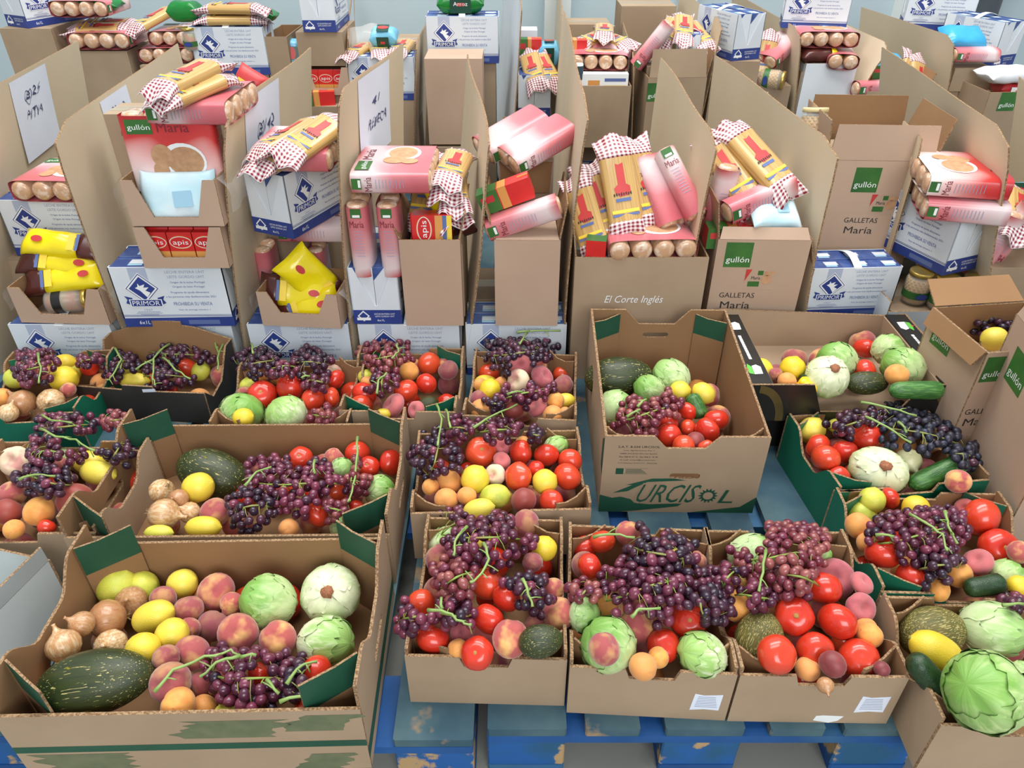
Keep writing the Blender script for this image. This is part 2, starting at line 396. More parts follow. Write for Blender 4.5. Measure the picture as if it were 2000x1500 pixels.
# ------------------------------------------------------------------ blue pallets
def pallet(x0, y0, label, worn=True, mats=('pallet_worn', 'pallet_blue', 'pallet_block'), rot=0, w=.8, d=1.2):
    t = thing('pallet', label, 'pallet', TR(V3(x0, y0, 0), 0, 0, rot), 'wooden pallets under the boxes')
    rnd = random.Random(int(x0 * 100 + y0 * 7))
    def bx(nm, a, b, c, dd, e, f, m):
        cx, cy = (a + b) / 2, (c + dd) / 2
        g = .003
        me = MB()
        p = [(a + g, c), (b - g, c), (b, c + g), (b, dd - g), (b - g, dd), (a + g, dd), (a, dd - g), (a, c + g)]
        me.slab([(q[0] - cx, q[1] - cy) for q in p], (V3(0, 0, f), V3(1, 0, 0), V3(0, 1, 0), V3(0, 0, 1)), f - e)
        part(nm, me.mesh(nm, [m]), t, TR(V3(cx, cy, 0), 0, 0, rnd.uniform(-.15, .15)))
    # deck boards run away from the viewer, cross boards under them, blocks, bottom boards
    for k, (a, ww) in enumerate(((0, .145), (.18, .1), (.3275, .145), (.52, .1), (.655, .145))):
        bx('deck_board', a, a + ww, 0.0, d, .122, .144, mats[0])
    for c in (0, .5275, 1.055):
        bx('cross_board', 0, w, c, c + .145, .1, .1215, mats[1])
    for a in (0, .3275, .655):
        for c in (0, .5275, 1.055):
            bx('block', a, a + .145, c + .002, c + .143, .022, .0995, mats[2])
        bx('bottom_board', a, a + .145, 0, d, 0.0, .0215, mats[1])
    return t
fy = atz(1360, 1425, PZ).y
PX = atz(951, 1415, PZ).x
pallet(PX, fy, 'blue worn pallet with bare wood patches under the front right boxes')
pallet(PX - .825, fy - .02, 'blue scuffed pallet partly under the big front left box')
pallet(PX + .84, fy + .06, 'blue pallet at front right under the cabbage box')
pallet(PX - 1.66, fy, 'blue pallet at far left under the onion boxes')
for k, x in enumerate((-1.66, -.825, 0.0, .84, 1.68)):
    pallet(PX + x, 1.985, ('blue pallet under the second row of stacks, %s from left' % ('first', 'second', 'third', 'fourth', 'fifth')[k]))
for k, x in enumerate((-2.5, -1.66, -.825, 0.0, .84, 1.68, 2.52)):
    pallet(PX + x, 3.36, ('blue pallet under the back row of stacks, %s from left' % ('first', 'second', 'third', 'fourth', 'fifth', 'sixth', 'seventh')[k]))
# ------------------------------------------------------------------ fruit and vegetable meshes (unit size: radius 1)
def blob(fn, nu=22, nv=14, mf=None, m=0):
    mb = MB(); rings = []
    for i in range(nv + 1):
        th = math.pi * (i / nv)
        th = min(max(th, .02), math.pi - .02)
        rings.append([fn(th, 2 * math.pi * j / nu) for j in range(nu)])
    return mb.loft(rings, m, True, True, mf=mf)
def sph(r, th, ph, sz=1.0):
    return (r * math.sin(th) * math.cos(ph), r * math.sin(th) * math.sin(ph), -r * math.cos(th) * sz)
def f_tomato(seed, lob, sz):
    def fn(th, ph):
        top = math.exp(-((math.pi - th) / .35) ** 2); bot = math.exp(-(th / .3) ** 2)
        r = 1 + lob * math.cos(5 * ph + seed) * math.sin(th) ** 2 - .16 * top - .05 * bot
        return sph(r, th, ph, sz)
    return blob(fn)
def f_peach(cleft=.1, sz=.95, dim=.22):
    def fn(th, ph):
        top = math.exp(-((math.pi - th) / .4) ** 2)
        c = math.exp(-(min(abs(ph), 2 * math.pi - abs(ph)) / .25) ** 2) * math.sin(th) ** .5
        r = 1 - dim * top - cleft * c + .03 * math.cos(ph * 2) * math.sin(th)
        return sph(r, th, ph, sz)
    return blob(fn)
def f_flat():
    def fn(th, ph):
        x, y, z = sph(1, th, ph, .62)
        rr = math.hypot(x, y)
        d = math.exp(-(rr / .36) ** 2)
        c = math.exp(-(min(abs(ph), 2 * math.pi - abs(ph)) / .3) ** 2)
        z *= (1 - .6 * d)
        k = 1 - .08 * c * math.sin(th)
        return (x * k, y * k, z)
    return blob(fn, 24, 18)
def f_lemon():      # long axis x, half length 1 + nipples, half width 1 (scaled later)
    prof = []
    for i in range(19):
        t = i / 18; x = -1 + 2 * t
        r = math.sqrt(max(0, 1 - (abs(x) / .93) ** 2.3)) if abs(x) < .93 else 0
        tip = .17 * (1 - max(0, (x - .86) / .14)) if x > .86 else (.12 * (1 - max(0, (-x - .9) / .1)) if x < -.9 else 0)
        prof.append((max(r, tip, .02), x))
    mb = MB()
    rings = [[(x, r * math.cos(2 * math.pi * j / 20), r * math.sin(2 * math.pi * j / 20)) for j in range(20)] for r, x in prof]
    return mb.loft(rings, 0)
def f_onion():
    prof = [(.1, -.86), (.3, -.84), (.62, -.68), (.88, -.38), (1, 0), (.95, .32), (.76, .62), (.5, .82), (.26, .98), (.14, 1.16), (.1, 1.34), (.13, 1.46)]
    mb = MB(); n = 24
    rings = [[(r * (1 + .015 * math.sin(9 * 2 * math.pi * j / n)) * math.cos(2 * math.pi * j / n), r * (1 + .015 * math.sin(9 * 2 * math.pi * j / n)) * math.sin(2 * math.pi * j / n), z) for j in range(n)] for r, z in prof]
    return mb.loft(rings)
def f_root():
    mb = MB(); rn = random.Random(3)
    for k in range(14):
        a = rn.uniform(0, 6.28); d = rn.uniform(.05, .2)
        mb.tube([(math.cos(a) * d * .5, math.sin(a) * d * .5, -.84), (math.cos(a) * d, math.sin(a) * d, -.95), (math.cos(a) * d * 1.9, math.sin(a) * d * 1.9, -1.04)], [.025, .02, .008], 4)
    return mb
def f_ball(seed, amp=.02):
    rn = random.Random(seed); ks = [(rn.randint(3, 9), rn.randint(1, 4), rn.uniform(0, 6.28)) for _ in range(4)]
    def fn(th, ph):
        r = .955 + sum(amp * math.sin(a * ph + c) * math.sin(b * th) ** 2 for a, b, c in ks) - .03 * math.exp(-(th / .3) ** 2)
        return sph(r, th, ph, .95)
    return blob(fn, 30, 20)
def f_leaf(seed, ph0, span, reach, off):
    """one outer leaf wrapped round the head, stalk at the -z pole"""
    rn = random.Random(seed); nu, nv = 16, 13; p = [rn.uniform(0, 6.28) for _ in range(4)]
    k1, k2 = rn.randint(4, 7), rn.randint(9, 13)
    outer = []; inner = []
    for i in range(nv):
        t = i / (nv - 1); th = .1 + (reach - .1) * t
        wid = span * (.8 + .2 * math.sin(math.pi * min(1, t * .62 + .12)))
        ro = []; ri = []
        for j in range(nu):
            s = j / (nu - 1) * 2 - 1
            edge = max(abs(s), t * .96) ** 7
            ph = ph0 + s * wid / 2 + .06 * math.sin(k1 * t * 3 + p[0])
            th2 = th + (.09 * math.sin(k2 * s + p[1]) + .05 * math.sin(2 * k2 * s + p[3])) * t ** 3 - .35 * t ** 2 * s * s
            rib = .014 * math.exp(-(s / .12) ** 2) * (1 - t) + .009 * math.cos(s * 11 + t * 3) * t
            r = off + rib + edge * (.016 + .03 * math.sin(k2 * (s + t) + p[2]))
            x, y, z = sph(1, th2, ph, .95)
            ro.append((x * r, y * r, z * r)); ri.append((x * (r - .018), y * (r - .018), z * (r - .018)))
        outer.append(ro); inner.append(ri)
    mb = MB(); n = nu
    def grid(g, flip):
        v = [q for r in g for q in r]
        fs = [(i * n + j, i * n + j + 1, (i + 1) * n + j + 1, (i + 1) * n + j) for i in range(nv - 1) for j in range(n - 1)]
        mb.add(v, [f[::-1] for f in fs] if flip else fs, 0, True)
    grid(outer, False); grid(inner, True)
    return mb
def f_melon():
    def fn(th, ph):
        x, y, z = sph(1, th, ph, 1)
        k = 1 + .012 * math.cos(10 * ph)
        return (-z * 1.0, y * k * (1 - .06 * -z), x * k * (1 - .06 * -z))
    return blob(fn, 36, 26)
def f_cuke():
    mb = MB(); rings = []; n = 14
    for i in range(17):
        t = i / 16; x = -1 + 2 * t
        r = (1 - abs(x) ** 7) ** .6 if abs(x) < 1 else .05
        r = max(r, .1) * (1 - .12 * (1 - t))
        rings.append([(x, r * (1 + .03 * math.cos(5 * a)) * math.cos(a), r * (1 + .03 * math.cos(5 * a)) * math.sin(a)) for a in [2 * math.pi * j / n for j in range(n)]])
    return mb.loft(rings)
def f_pepper():
    def fn(th, ph):
        r = 1 + .13 * math.cos(4 * ph) * math.sin(th) ** .7 - .25 * math.exp(-((math.pi - th) / .5) ** 2)
        return sph(r, th, ph, 1.15)
    return blob(fn)
def disc(r, z, n=12, bump=.03):
    mb = MB(); rn = random.Random(5)
    ring = [(r * (1 + .25 * rn.uniform(-1, 1)) * math.cos(2 * math.pi * j / n), r * (1 + .25 * rn.uniform(-1, 1)) * math.sin(2 * math.pi * j / n), z) for j in range(n)]
    top = [(x * .6, y * .6, z + bump) for x, y, _ in ring]; low = [(x * 1.1, y * 1.1, z - .12) for x, y, _ in ring]
    return mb.loft([low, ring, top])
FM = {}
FM['tomato'] = [f_tomato(0, .02, .82).mesh('tomato', ['tomato']), f_tomato(1, .035, .76).mesh('tomato', ['tomato']), f_tomato(2, .012, .9).mesh('tomato', ['tomato'])]
FM['scar'] = disc(.13, .69, 10).mesh('stem_scar', ['scar'])
FM['lemon'] = [f_lemon().mesh('lemon', ['lemon'])]
FM['lime'] = [f_lemon().mesh('lemon', ['lime'])]
FM['button'] = MB().loft([[(x, r * math.cos(2 * math.pi * j / 8), r * math.sin(2 * math.pi * j / 8)) for j in range(8)] for x, r in ((-1.02, .03), (-1.005, .1), (-.95, .13), (-.9, .1))]).mesh('stem_button', ['stem_end'])
FM['peach'] = [f_peach().mesh('peach', ['peach'])]
FM['nectarine'] = [f_peach(.06, .95, .18).mesh('nectarine', ['nectarine'])]
FM['apricot'] = [f_peach(.07, .98, .14).mesh('apricot', ['apricot'])]
FM['flat_peach'] = [f_flat().mesh('flat_peach', ['flat_peach'])]
FM['white_peach'] = [f_flat().mesh('white_peach', ['white_peach'])]
FM['pit'] = disc(.09, .55, 8, .02).mesh('stem_pit', ['stem_end'])
FM['onion'] = [f_onion().mesh('onion', ['onion'])]
FM['white_onion'] = [f_onion().mesh('onion', ['white_onion'])]
FM['root'] = f_root().mesh('root_tuft', ['onion_root'])
for kk, mm in (('lettuce', 'lettuce'), ('lettuce_pale', 'lettuce_pale'), ('cabbage', 'cabbage')):
    FM[kk] = [f_ball(7).mesh('heart', [mm])]
    FM[kk + '_leaf'] = [f_leaf(s, p, sp, re, of).mesh('leaf', [mm]) for s, p, sp, re, of in
                        ((1, .2, 2.6, 2.35, .985), (2, 2.2, 2.7, 2.2, 1.0), (3, 4.3, 2.5, 2.5, .99), (4, 5.5, 2.2, 1.75, 1.02), (5, 1.2, 2.3, 1.7, 1.025), (6, 3.3, 2.3, 1.9, 1.02), (7, 2.6, 2.0, 1.15, 1.03), (8, .0, 1.8, 1.0, 1.035))]
FM['stalk_cut'] = disc(.19, -.93, 12, -.03).mesh('stalk_cut', ['cut_stalk'])
FM['melon'] = [f_melon().mesh('melon', ['melon'])]
FM['melon_net'] = [f_melon().mesh('melon', ['melon_net'])]
mbp = MB(); rnp = random.Random(9)
for i in range(1):
    n = 18; c = [(.12 * math.cos(a) * (1 + .35 * rnp.uniform(-1, 1)) * 2.2, .55 * math.sin(a) * (1 + .3 * rnp.uniform(-1, 1)) * .8) for a in [2 * math.pi * j / n for j in range(n)]]
    def on(x, y, k=1.004): return (x * k, y * k, math.sqrt(max(.01, 1 - x * x - y * y)) * k)
    rings = [[on(-.25 + x * s * .6, .1 + y * s * .45) for x, y in c] for s in (1, .66, .33)]
    mbp.loft(rings, 0)
FM['patch'] = mbp.mesh('ground_patch', ['melon_patch'])
FM['cucumber'] = [f_cuke().mesh('cucumber', ['cucumber'])]
FM['courgette'] = [f_cuke().mesh('courgette', ['courgette'])]
FM['pepper'] = [f_pepper().mesh('pepper', ['pepper'])]
FM['avocado'] = [f_lemon().mesh('avocado', ['avocado'])]
KIND = {'T': ('tomato', 'ripe red tomato', 'tomato'), 'L': ('lemon', 'yellow lemon', 'lemon'), 'G': ('lime', 'greenish yellow lemon', 'lemon'),
        'P': ('peach', 'blushed peach', 'peach'), 'F': ('flat_peach', 'flattened pink peach', 'peach'), 'W': ('white_peach', 'pale flattened peach', 'peach'),
        'N': ('nectarine', 'dark red nectarine', 'nectarine'), 'A': ('apricot', 'orange apricot', 'apricot'), 'O': ('onion', 'brown skinned onion', 'onion'),
        'Q': ('white_onion', 'shiny white onion', 'onion'), 'C': ('lettuce', 'green iceberg lettuce', 'lettuce'), 'I': ('lettuce_pale', 'pale iceberg lettuce', 'lettuce'),
        'B': ('cabbage', 'round green cabbage', 'cabbage'), 'M': ('melon', 'dark green striped melon', 'melon'), 'E': ('melon_net', 'netted brownish melon', 'melon'),
        'K': ('cucumber', 'green cucumber', 'cucumber'), 'Z': ('courgette', 'dark green courgette', 'courgette'), 'Y': ('pepper', 'yellow pepper', 'pepper'), 'V': ('avocado', 'olive green avocado', 'avocado')}
PLURAL = {'T': 'tomatoes', 'L': 'yellow lemons', 'G': 'greenish lemons', 'P': 'peaches', 'F': 'flattened peaches', 'W': 'pale flat peaches', 'N': 'nectarines', 'A': 'apricots', 'O': 'brown onions', 'Q': 'white onions',
          'C': 'green lettuces', 'I': 'pale lettuces', 'B': 'cabbages', 'M': 'melons', 'E': 'netted melons', 'K': 'cucumbers', 'Z': 'courgettes', 'Y': 'peppers', 'V': 'avocados'}
LONG = set('LGMEKZV')
ORD = ['leftmost', 'second from left', 'third from left', 'fourth from left', 'fifth from left', 'sixth from left', 'seventh from left', 'eighth from left', 'ninth from left', 'tenth from left', 'eleventh from left', 'twelfth from left', 'thirteenth from left']
RNG = random.Random(11)
def fruit(kd, opt, pos, R1, R2, ang, label, group=None, rn=RNG):
    nm, _, cat = KIND[kd]
    if kd in LONG:
        a = R(ang); ax = (CR * math.cos(a) + CU * math.sin(a) * (1 if abs(math.sin(a)) > .05 else 0)).normalized()
        ax = (ax - CF * 0.12).normalized() if kd in 'LG' and abs(ang) > 5 else ax
        up = (V3(0, 0, 1) - ax * ax.z).normalized(); sd = up.cross(ax)
        rot = Matrix((ax, sd, up)).transposed().to_4x4()
        tw = Matrix.Rotation(rn.uniform(-.5, .5), 4, 'X')
        sc = Matrix.Diagonal((R1, R2, R2, 1))
        M = Matrix.Translation(pos) @ rot @ tw @ sc
    else:
        r = (R1 + R2) / 2
        if 's' in opt: d = (V3(0, 0, .55) - CF * .9 + V3(rn.uniform(-.3, .3), 0, rn.uniform(-.2, .2))).normalized()
        elif kd == 'T': d = V3(rn.uniform(-1, 1), rn.uniform(.1, 1), rn.uniform(-.5, .5)).normalized()
        elif kd in 'FW': d = V3(rn.uniform(-.6, .6), rn.uniform(-.9, .1), rn.uniform(.4, 1)).normalized()
        elif kd in 'CIB': d = V3(rn.choice((-1, 1)) * rn.uniform(.5, 1), rn.uniform(-.5, .3), rn.uniform(.2, .7)).normalized()
        elif kd in 'OQ': d = V3(rn.uniform(-.9, .9), rn.uniform(-.6, .5), rn.uniform(-.1, .9)).normalized()
        else: d = V3(rn.uniform(-1, 1), rn.uniform(-1, 1), rn.uniform(-.3, 1)).normalized()
        if kd in 'CI' and 's' in opt: d = -d
        q = d.to_track_quat('Z', 'Y').to_matrix().to_4x4() @ Matrix.Rotation(rn.uniform(0, 6.28), 4, 'Z')
        asp = Matrix.Diagonal((1, 1, 1, 1))
        if kd in 'CIB' and abs(R1 - R2) > .1 * r:   # wider or taller head
            e = Matrix.Identity(3); k1, k2 = R1 / r, R2 / r
            B3 = Matrix((CR, CU, CF)).transposed()
            asp = (B3 @ Matrix.Diagonal((k1, k2, (k1 + k2) / 2)) @ B3.transposed()).to_4x4()
        M = Matrix.Translation(pos) @ asp @ q @ Matrix.Scale(r, 4)
    me = FM[nm][rn.randrange(len(FM[nm]))]
    subs = []
    if kd == 'T' and ('s' in opt or rn.random() < .3): subs = [('stem_scar', FM['scar'])]
    elif kd in 'LG': subs = [('stem_button', FM['button'])]
    elif kd in 'PN' and 's' in opt: subs = [('stem_pit', FM['pit'])]
    elif kd in 'OQ': subs = [('root_tuft', FM['root'])]
    elif kd in 'CIB':
        subs = [('leaf', x) for x in FM[nm + '_leaf']]
        if 's' in opt: subs.append(('stalk_cut', FM['stalk_cut']))
    elif kd == 'M': subs = [('ground_patch', FM['patch'])]
    nice = {'lime': 'lemon', 'white_peach': 'flat_peach', 'white_onion': 'onion', 'lettuce_pale': 'lettuce', 'melon_net': 'melon'}.get(nm, nm)
    if subs:
        t = thing(nice, label, cat, None, group); t.matrix_world = M
        part({'lettuce': 'heart', 'cabbage': 'heart'}.get(nice, 'flesh' if nice not in ('onion', 'melon') else 'skin'), me, t)
        for n2, m2 in subs: part(n2, m2, t)
    else:
        t = solo(nice, me, label, cat, M, group)
    return t

# ------------------------------------------------------------------ cartons
class Box: pass
BOXES = {}
TH = .006
def notch(L, he, hm, a, b):
    return [(0, 0), (L, 0), (L, he), (L - a, he), (L - a - b, hm), (a + b, hm), (a, he), (0, he)]
def swoop(L, he, hm, a, b):
    o = [(0, 0), (L, 0), (L, he), (L - a, he)]
    for k in range(1, 6):
        t = k / 5; o.append((L - a - b * t, he + (hm - he) * (t * t * (3 - 2 * t))))
    o += [(L - q[0], q[1]) for q in o[:2:-1]]
    return o + [(0, he)]
def hole(pts, cx, cz, hw, hh):
    """keyhole a rounded slot into an outline that starts along its bottom edge"""
    n = 6; sl = [(cx + (hw - hh) + hh * math.cos(a), cz + hh * math.sin(a)) for a in [-math.pi / 2 + math.pi * k / n for k in range(n + 1)]]
    sl += [(cx - (hw - hh) - hh * math.cos(a), cz - hh * math.sin(a)) for a in [-math.pi / 2 + math.pi * k / n for k in range(n + 1)]]
    sl = sl[::-1]
    # walk clockwise from the lowest point
    k0 = min(range(len(sl)), key=lambda i: (sl[i][1], abs(sl[i][0] - cx)))
    sl = sl[k0:] + sl[:k0] + [sl[k0]]
    x = sl[0][0]
    return [pts[0], (x, 0)] + sl + [(x, 0)] + pts[1:]
def carton(key, label, p1, p2, other, h, ref='front', z0=PZ, style='plain', mo='kraft', mi='kraft_in', hb=None, prt=None, desc=None, cat='carton', name='fruit_carton', slots=True, nw=.3):
    zr = z0 + h
    A, B = atz(p1[0], p1[1], zr), atz(p2[0], p2[1], zr)
    if ref == 'front':
        u = (B - A).normalized(); v = V3(-u.y, u.x, 0); w = (B - A).length; d = other; O = A
    elif ref == 'back':
        u = (B - A).normalized(); v = V3(-u.y, u.x, 0); w = (B - A).length; d = other; O = A - v * d
    else:   # left: A = front left, B = back left
        v = (B - A).normalized(); u = V3(v.y, -v.x, 0); d = (B - A).length; w = other; O = A
    c = O + u * (w / 2) + v * (d / 2); c.z = z0
    M = Matrix(((u.x, v.x, 0, c.x), (u.y, v.y, 0, c.y), (0, 0, 1, c.z), (0, 0, 0, 1)))
    t = thing(name, label, cat, M, 'fruit cartons on the front pallets')
    bx = Box(); bx.M = M; bx.Mi = M.inverted(); bx.w = w; bx.d = d; bx.h = h; bx.z0 = z0; bx.t = t; bx.desc = desc or label; bx.key = key
    BOXES[key] = bx
    x, y = w / 2, d / 2
    FR = {'front': frame((-x, -y, 0), (1, 0, 0), (0, 0, 1)), 'back': frame((x, y, 0), (-1, 0, 0), (0, 0, 1)),
          'left': frame((-x, y, 0), (0, -1, 0), (0, 0, 1)), 'right': frame((x, -y, 0), (0, 1, 0), (0, 0, 1))}
    bx.FR = FR
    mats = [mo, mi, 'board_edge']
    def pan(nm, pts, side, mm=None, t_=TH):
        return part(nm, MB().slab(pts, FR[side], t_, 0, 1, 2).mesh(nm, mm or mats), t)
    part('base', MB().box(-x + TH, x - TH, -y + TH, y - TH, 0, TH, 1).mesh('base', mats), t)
    def posts(a, b, hp, gh=0, gmat='green_print', which=(1, 2, 3, 4)):
        for k, (sx, sy) in enumerate(((-1, -1), (1, -1), (1, 1), (-1, 1))):
            if k + 1 not in which: continue
            P = V3(sx * (x - TH - a), sy * (y - TH - .001), TH); Q = V3(sx * (x - TH - .001), sy * (y - TH - b), TH)
            if sx * sy > 0: P, Q = Q, P
            fr = frame(P, Q - P, (0, 0, 1)); Ln = (Q - P).length
            m = MB()
            hh = hp - TH
            j = RNG.uniform(-.004, .004)
            if gh:
                m.slab([(0, 0), (Ln, 0), (Ln, hh - gh), (0, hh - gh)], fr, .004, 0, 0, 1)
                m.slab([(0, hh - gh), (Ln, hh - gh), (Ln, hh + j), (Ln * .6, hh - .004), (0, hh)], fr, .004, 2, 2, 1)
            else:
                m.slab([(0, 0), (Ln, 0), (Ln, hh + j), (Ln * .7, hh - .012), (Ln * .35, hh - .014), (0, hh - .002)], fr, .004, 0, 0, 1)
            part('corner_post', m.mesh('corner_post', [mi, 'board_edge', gmat]), t)
    if style == 'plain':
        a = (w - nw * w) / 2
        pan('front_panel', notch(w, h, h - .026, a - .004, .008), 'front')
        pan('back_panel', notch(w, h, h - .02, a - .004, .008), 'back')
        for s in ('left', 'right'): pan('side_panel', [(q[0] + TH, q[1]) for q in swoop(d - 2 * TH, h + .014, h - .035, .05, .06)], s)
        posts(.07, .045, h + .014)
    elif style == 'green':
        a = (w - nw * w) / 2
        pan('front_panel', notch(w, h, h - .024, a - .004, .008), 'front')
        pan('back_panel', notch(w, h, h - .02, a - .004, .008), 'back')
        for s in ('left', 'right'): pan('side_panel', [(q[0] + TH, q[1]) for q in swoop(d - 2 * TH, h + .012, h - .04, .05, .06)], s)
        posts(.07, .045, h + .012, .05, 'teal_print')
    elif style == 'long':
        pan('front_panel', [(0, 0), (w, 0), (w, h), (0, h)], 'front')
        pan('back_panel', [(0, 0), (w, 0), (w, h), (0, h)], 'back')
        for s in ('left', 'right'):
            o = [(q[0] + TH, q[1]) for q in swoop(d - 2 * TH, h + .055, h + .0, .07, .07)]
            pan('side_panel', hole(o, d / 2, h * .62, .05, .011), s)
        posts(.085, .06, h + .055, .075)
    elif style == 'tall':
        a = w * .3
        pan('front_panel', hole(notch(w, h, h - .035, a, .03), w * .52, h * .5, .036, .008), 'front')
        o = notch(w, h + .05, h + .005, w * .26, .04)
        pan('back_panel', hole(o, w * .5, h - .03, .036, .008), 'back')
        for s in ('left', 'right'):
            o = [(TH, 0), (d - TH, 0), (d - TH, h + (.05 if s == 'right' else 0)), (TH, h + (.05 if s == 'left' else 0))]
            pan('side_panel', o, s)
        posts(.075, .05, h + .04, .06, which=(3, 4)); posts(.06, .03, h, which=(1, 2))
    elif style == 'dark':
        pan('front_panel', notch(w, h, h - .022, w * .36, .006)[:0] + [(0, 0), (w, 0), (w, h), (w * .62, h - .004), (w * .61, h + .012), (w * .38, h + .012), (w * .37, h - .004), (0, h)], 'front')
        o = [(0, 0), (w, 0), (w, hb * .8), (w * .9, hb * .86), (w * .72, hb * .98), (w * .62, hb), (w * .62, hb + .012), (w * .38, hb + .012), (w * .38, hb), (w * .28, hb * .98), (w * .1, hb * .86), (0, hb * .8)]
        pan('back_panel', hole(o, w * .5, hb * .45, .045, .013), 'back')
        pan('side_panel', [(TH, 0), (d - TH, 0), (d - TH, h), (d * .7, h * .62), (d * .4, h * .62), (d * .2, hb * .8), (TH, hb * .8)], 'left')
        pan('side_panel', [(TH, 0), (d - TH, 0), (d - TH, hb * .8), (d * .8, hb * .8), (d * .5, h * .72), (d * .2, h * .62), (TH, h)], 'right')
    elif style == 'ledge':     # black box with broad flat ledges on both short sides
        pan('front_panel', [(0, 0), (w, 0), (w, h), (w * .8, h), (w * .72, h * .25), (w * .36, h * .25), (w * .3, h), (0, h)], 'front')
        pan('back_panel', [(0, 0), (w, 0), (w, h * 1.02), (w * .99, h * 1.15), (w * .1, h * .96), (0, h)], 'back')
        for s in ('left', 'right'): pan('side_panel', hole([(TH, 0), (d - TH, 0), (d - TH, h), (TH, h)], d / 2, h * .55, .05, .014), s)
        lw = .062
        for sx in (-1, 1):
            a0, a1 = sorted((sx * (x - TH), sx * (x - lw)))
            m = MB().box(a0, a1, -y + TH, y - TH, h - .005, h, 0); part('ledge', m.mesh('ledge', ['black_print']), t)
            xx = sx * (x - lw)
            m = MB().box(min(xx, xx - sx * .004), max(xx, xx - sx * .004), -y + TH, y - TH, TH, h - .006, 0); part('inner_wall', m.mesh('inner_wall', [mi]), t)
    if prt: prt(bx)
    return bx
def pr(bx, nm, mb, mats): return part(nm, mb.mesh(nm, mats), bx.t)
def brush(mb, fr, x0, x1, y0, y1, m=0, seed=1, n=9, skew=0.0):
    """ragged brush stroke: slanted fingers off both ends"""
    rn = random.Random(seed); o = []
    for k in range(n + 1):
        t = k / n; o.append((x1 - (x1 - x0) * .22 * rn.random() + skew * t, y0 + (y1 - y0) * t))
    for k in range(n, -1, -1):
        t = k / n; o.append((x0 + (x1 - x0) * .22 * rn.random() + skew * t, y0 + (y1 - y0) * t))
    return mb.poly(o, fr, m)
def print_f1(bx):
    fr = bx.FR['front']; w, h = bx.w, bx.h
    m = MB(); m.poly([(0, .072), (w, .072), (w, .09), (0, .09)], fr, 0); pr(bx, 'green_stripe', m, ['green_print'])
    m = MB(); brush(m, fr, .25, .45, .105, .155, 0, 3, 8, .03); brush(m, fr, .44, .57, .12, .165, 0, 5, 7, .03); brush(m, fr, .02, .2, .005, .066, 0, 7, 10, -.01); brush(m, fr, .45, bx.w - .04, .0, .05, 0, 8, 8, .03)
    pr(bx, 'brush_print', m, ['olive_print'])
    fr = bx.FR['right']
    m = MB(); m.poly([(0, .03), (bx.d, .03), (bx.d, .06), (0, .06)], fr, 0); pr(bx, 'green_stripe', m, ['green_print'])
def print_urc(bx):
    fr = bx.FR['front']; w, h = bx.w, bx.h
    m = MB()
    m.poly([(0, 0), (.05, 0), (.1, .006), (.19, .02), (.2, .03), (.12, .026), (.085, .03), (.075, .042), (.05, .05), (.03, .046), (.0, .056)], fr, 0)
    m.poly([(.03, .062), (.065, .068), (.085, .082), (.11, .098), (.2, .104), (.17, .11), (.12, .109), (.06, .088), (.075, .088)], fr, 0)
    m.poly([(.22, 0), (w, 0), (w, .052), (.34, .02)], fr, 0)
    pr(bx, 'brush_print', m, ['green_print'])
    m = MB()
    for kx, ky, mm, of in ((1.05, 1.16, 1, .0008), (1, 1, 0, .0011)): m.text('URCIS', .14 * kx, .058 * ky, fr, .162, .062, mm, .35, of); m.text('L', .034 * kx, .042 * ky, fr, .308, .054, mm, .35, of)
    sc = (.258, .056); n = 14; o = []
    for k in range(2 * n):
        a = math.pi * k / n; r = .024 if k % 2 == 0 else .016; o.append((sc[0] + r * math.cos(a), sc[1] + r * math.sin(a)))
    m.poly(o, fr, 0, .0008); m.poly([(sc[0] + .012 * math.cos(2 * math.pi * k / 20), sc[1] + .012 * math.sin(2 * math.pi * k / 20)) for k in range(20)], fr, 1, .0011)
    pr(bx, 'logo', m, ['green_print', 'kraft'])
    m = MB(); m.text('S.A.T. 8.504 URCISOL', .095, .0065, fr, .08, .205, 0)
    for k, (s, ww) in enumerate((('Ctra. Aguilas-Lorca, Km. 1', .07), ('30880 AGUILAS (Murcia) España', .085), ('Tfno 968 41 07 12 - Fax 968 41 10 40', .09), ('E-mail: urcisol@urcisol.com', .08), ('C-C Número A.O.C.C.L. (Almería)', .09))):
        m.text(s, ww, .0042, fr, .08, .194 - k * .0095, 0)
    pr(bx, 'lettering', m, ['text_dark'])
    m = MB(); m.poly([(.032, .122), (.05, .122), (.05, .14), (.032, .14)], fr, 0)
    m.poly([(.052, .122), (.108, .122), (.108, .1225), (.052, .1225)], fr, 0); m.poly([(.052, .1395), (.108, .1395), (.108, .14), (.052, .14)], fr, 0)
    for k in range(4): m.poly([(.055, .125 + k * .0036), (.104 - k * .004, .125 + k * .0036), (.104 - k * .004, .1265 + k * .0036), (.055, .1265 + k * .0036)], fr, 0)
    pr(bx, 'stamp', m, ['green_print'])
    m = MB(); ff = bx.FR['left']; m.poly([(bx.d - .03, h * .55), (bx.d, h * .5), (bx.d, h - .005), (bx.d - .03, h - .03)], ff, 0); pr(bx, 'green_corner', m, ['green_print'])
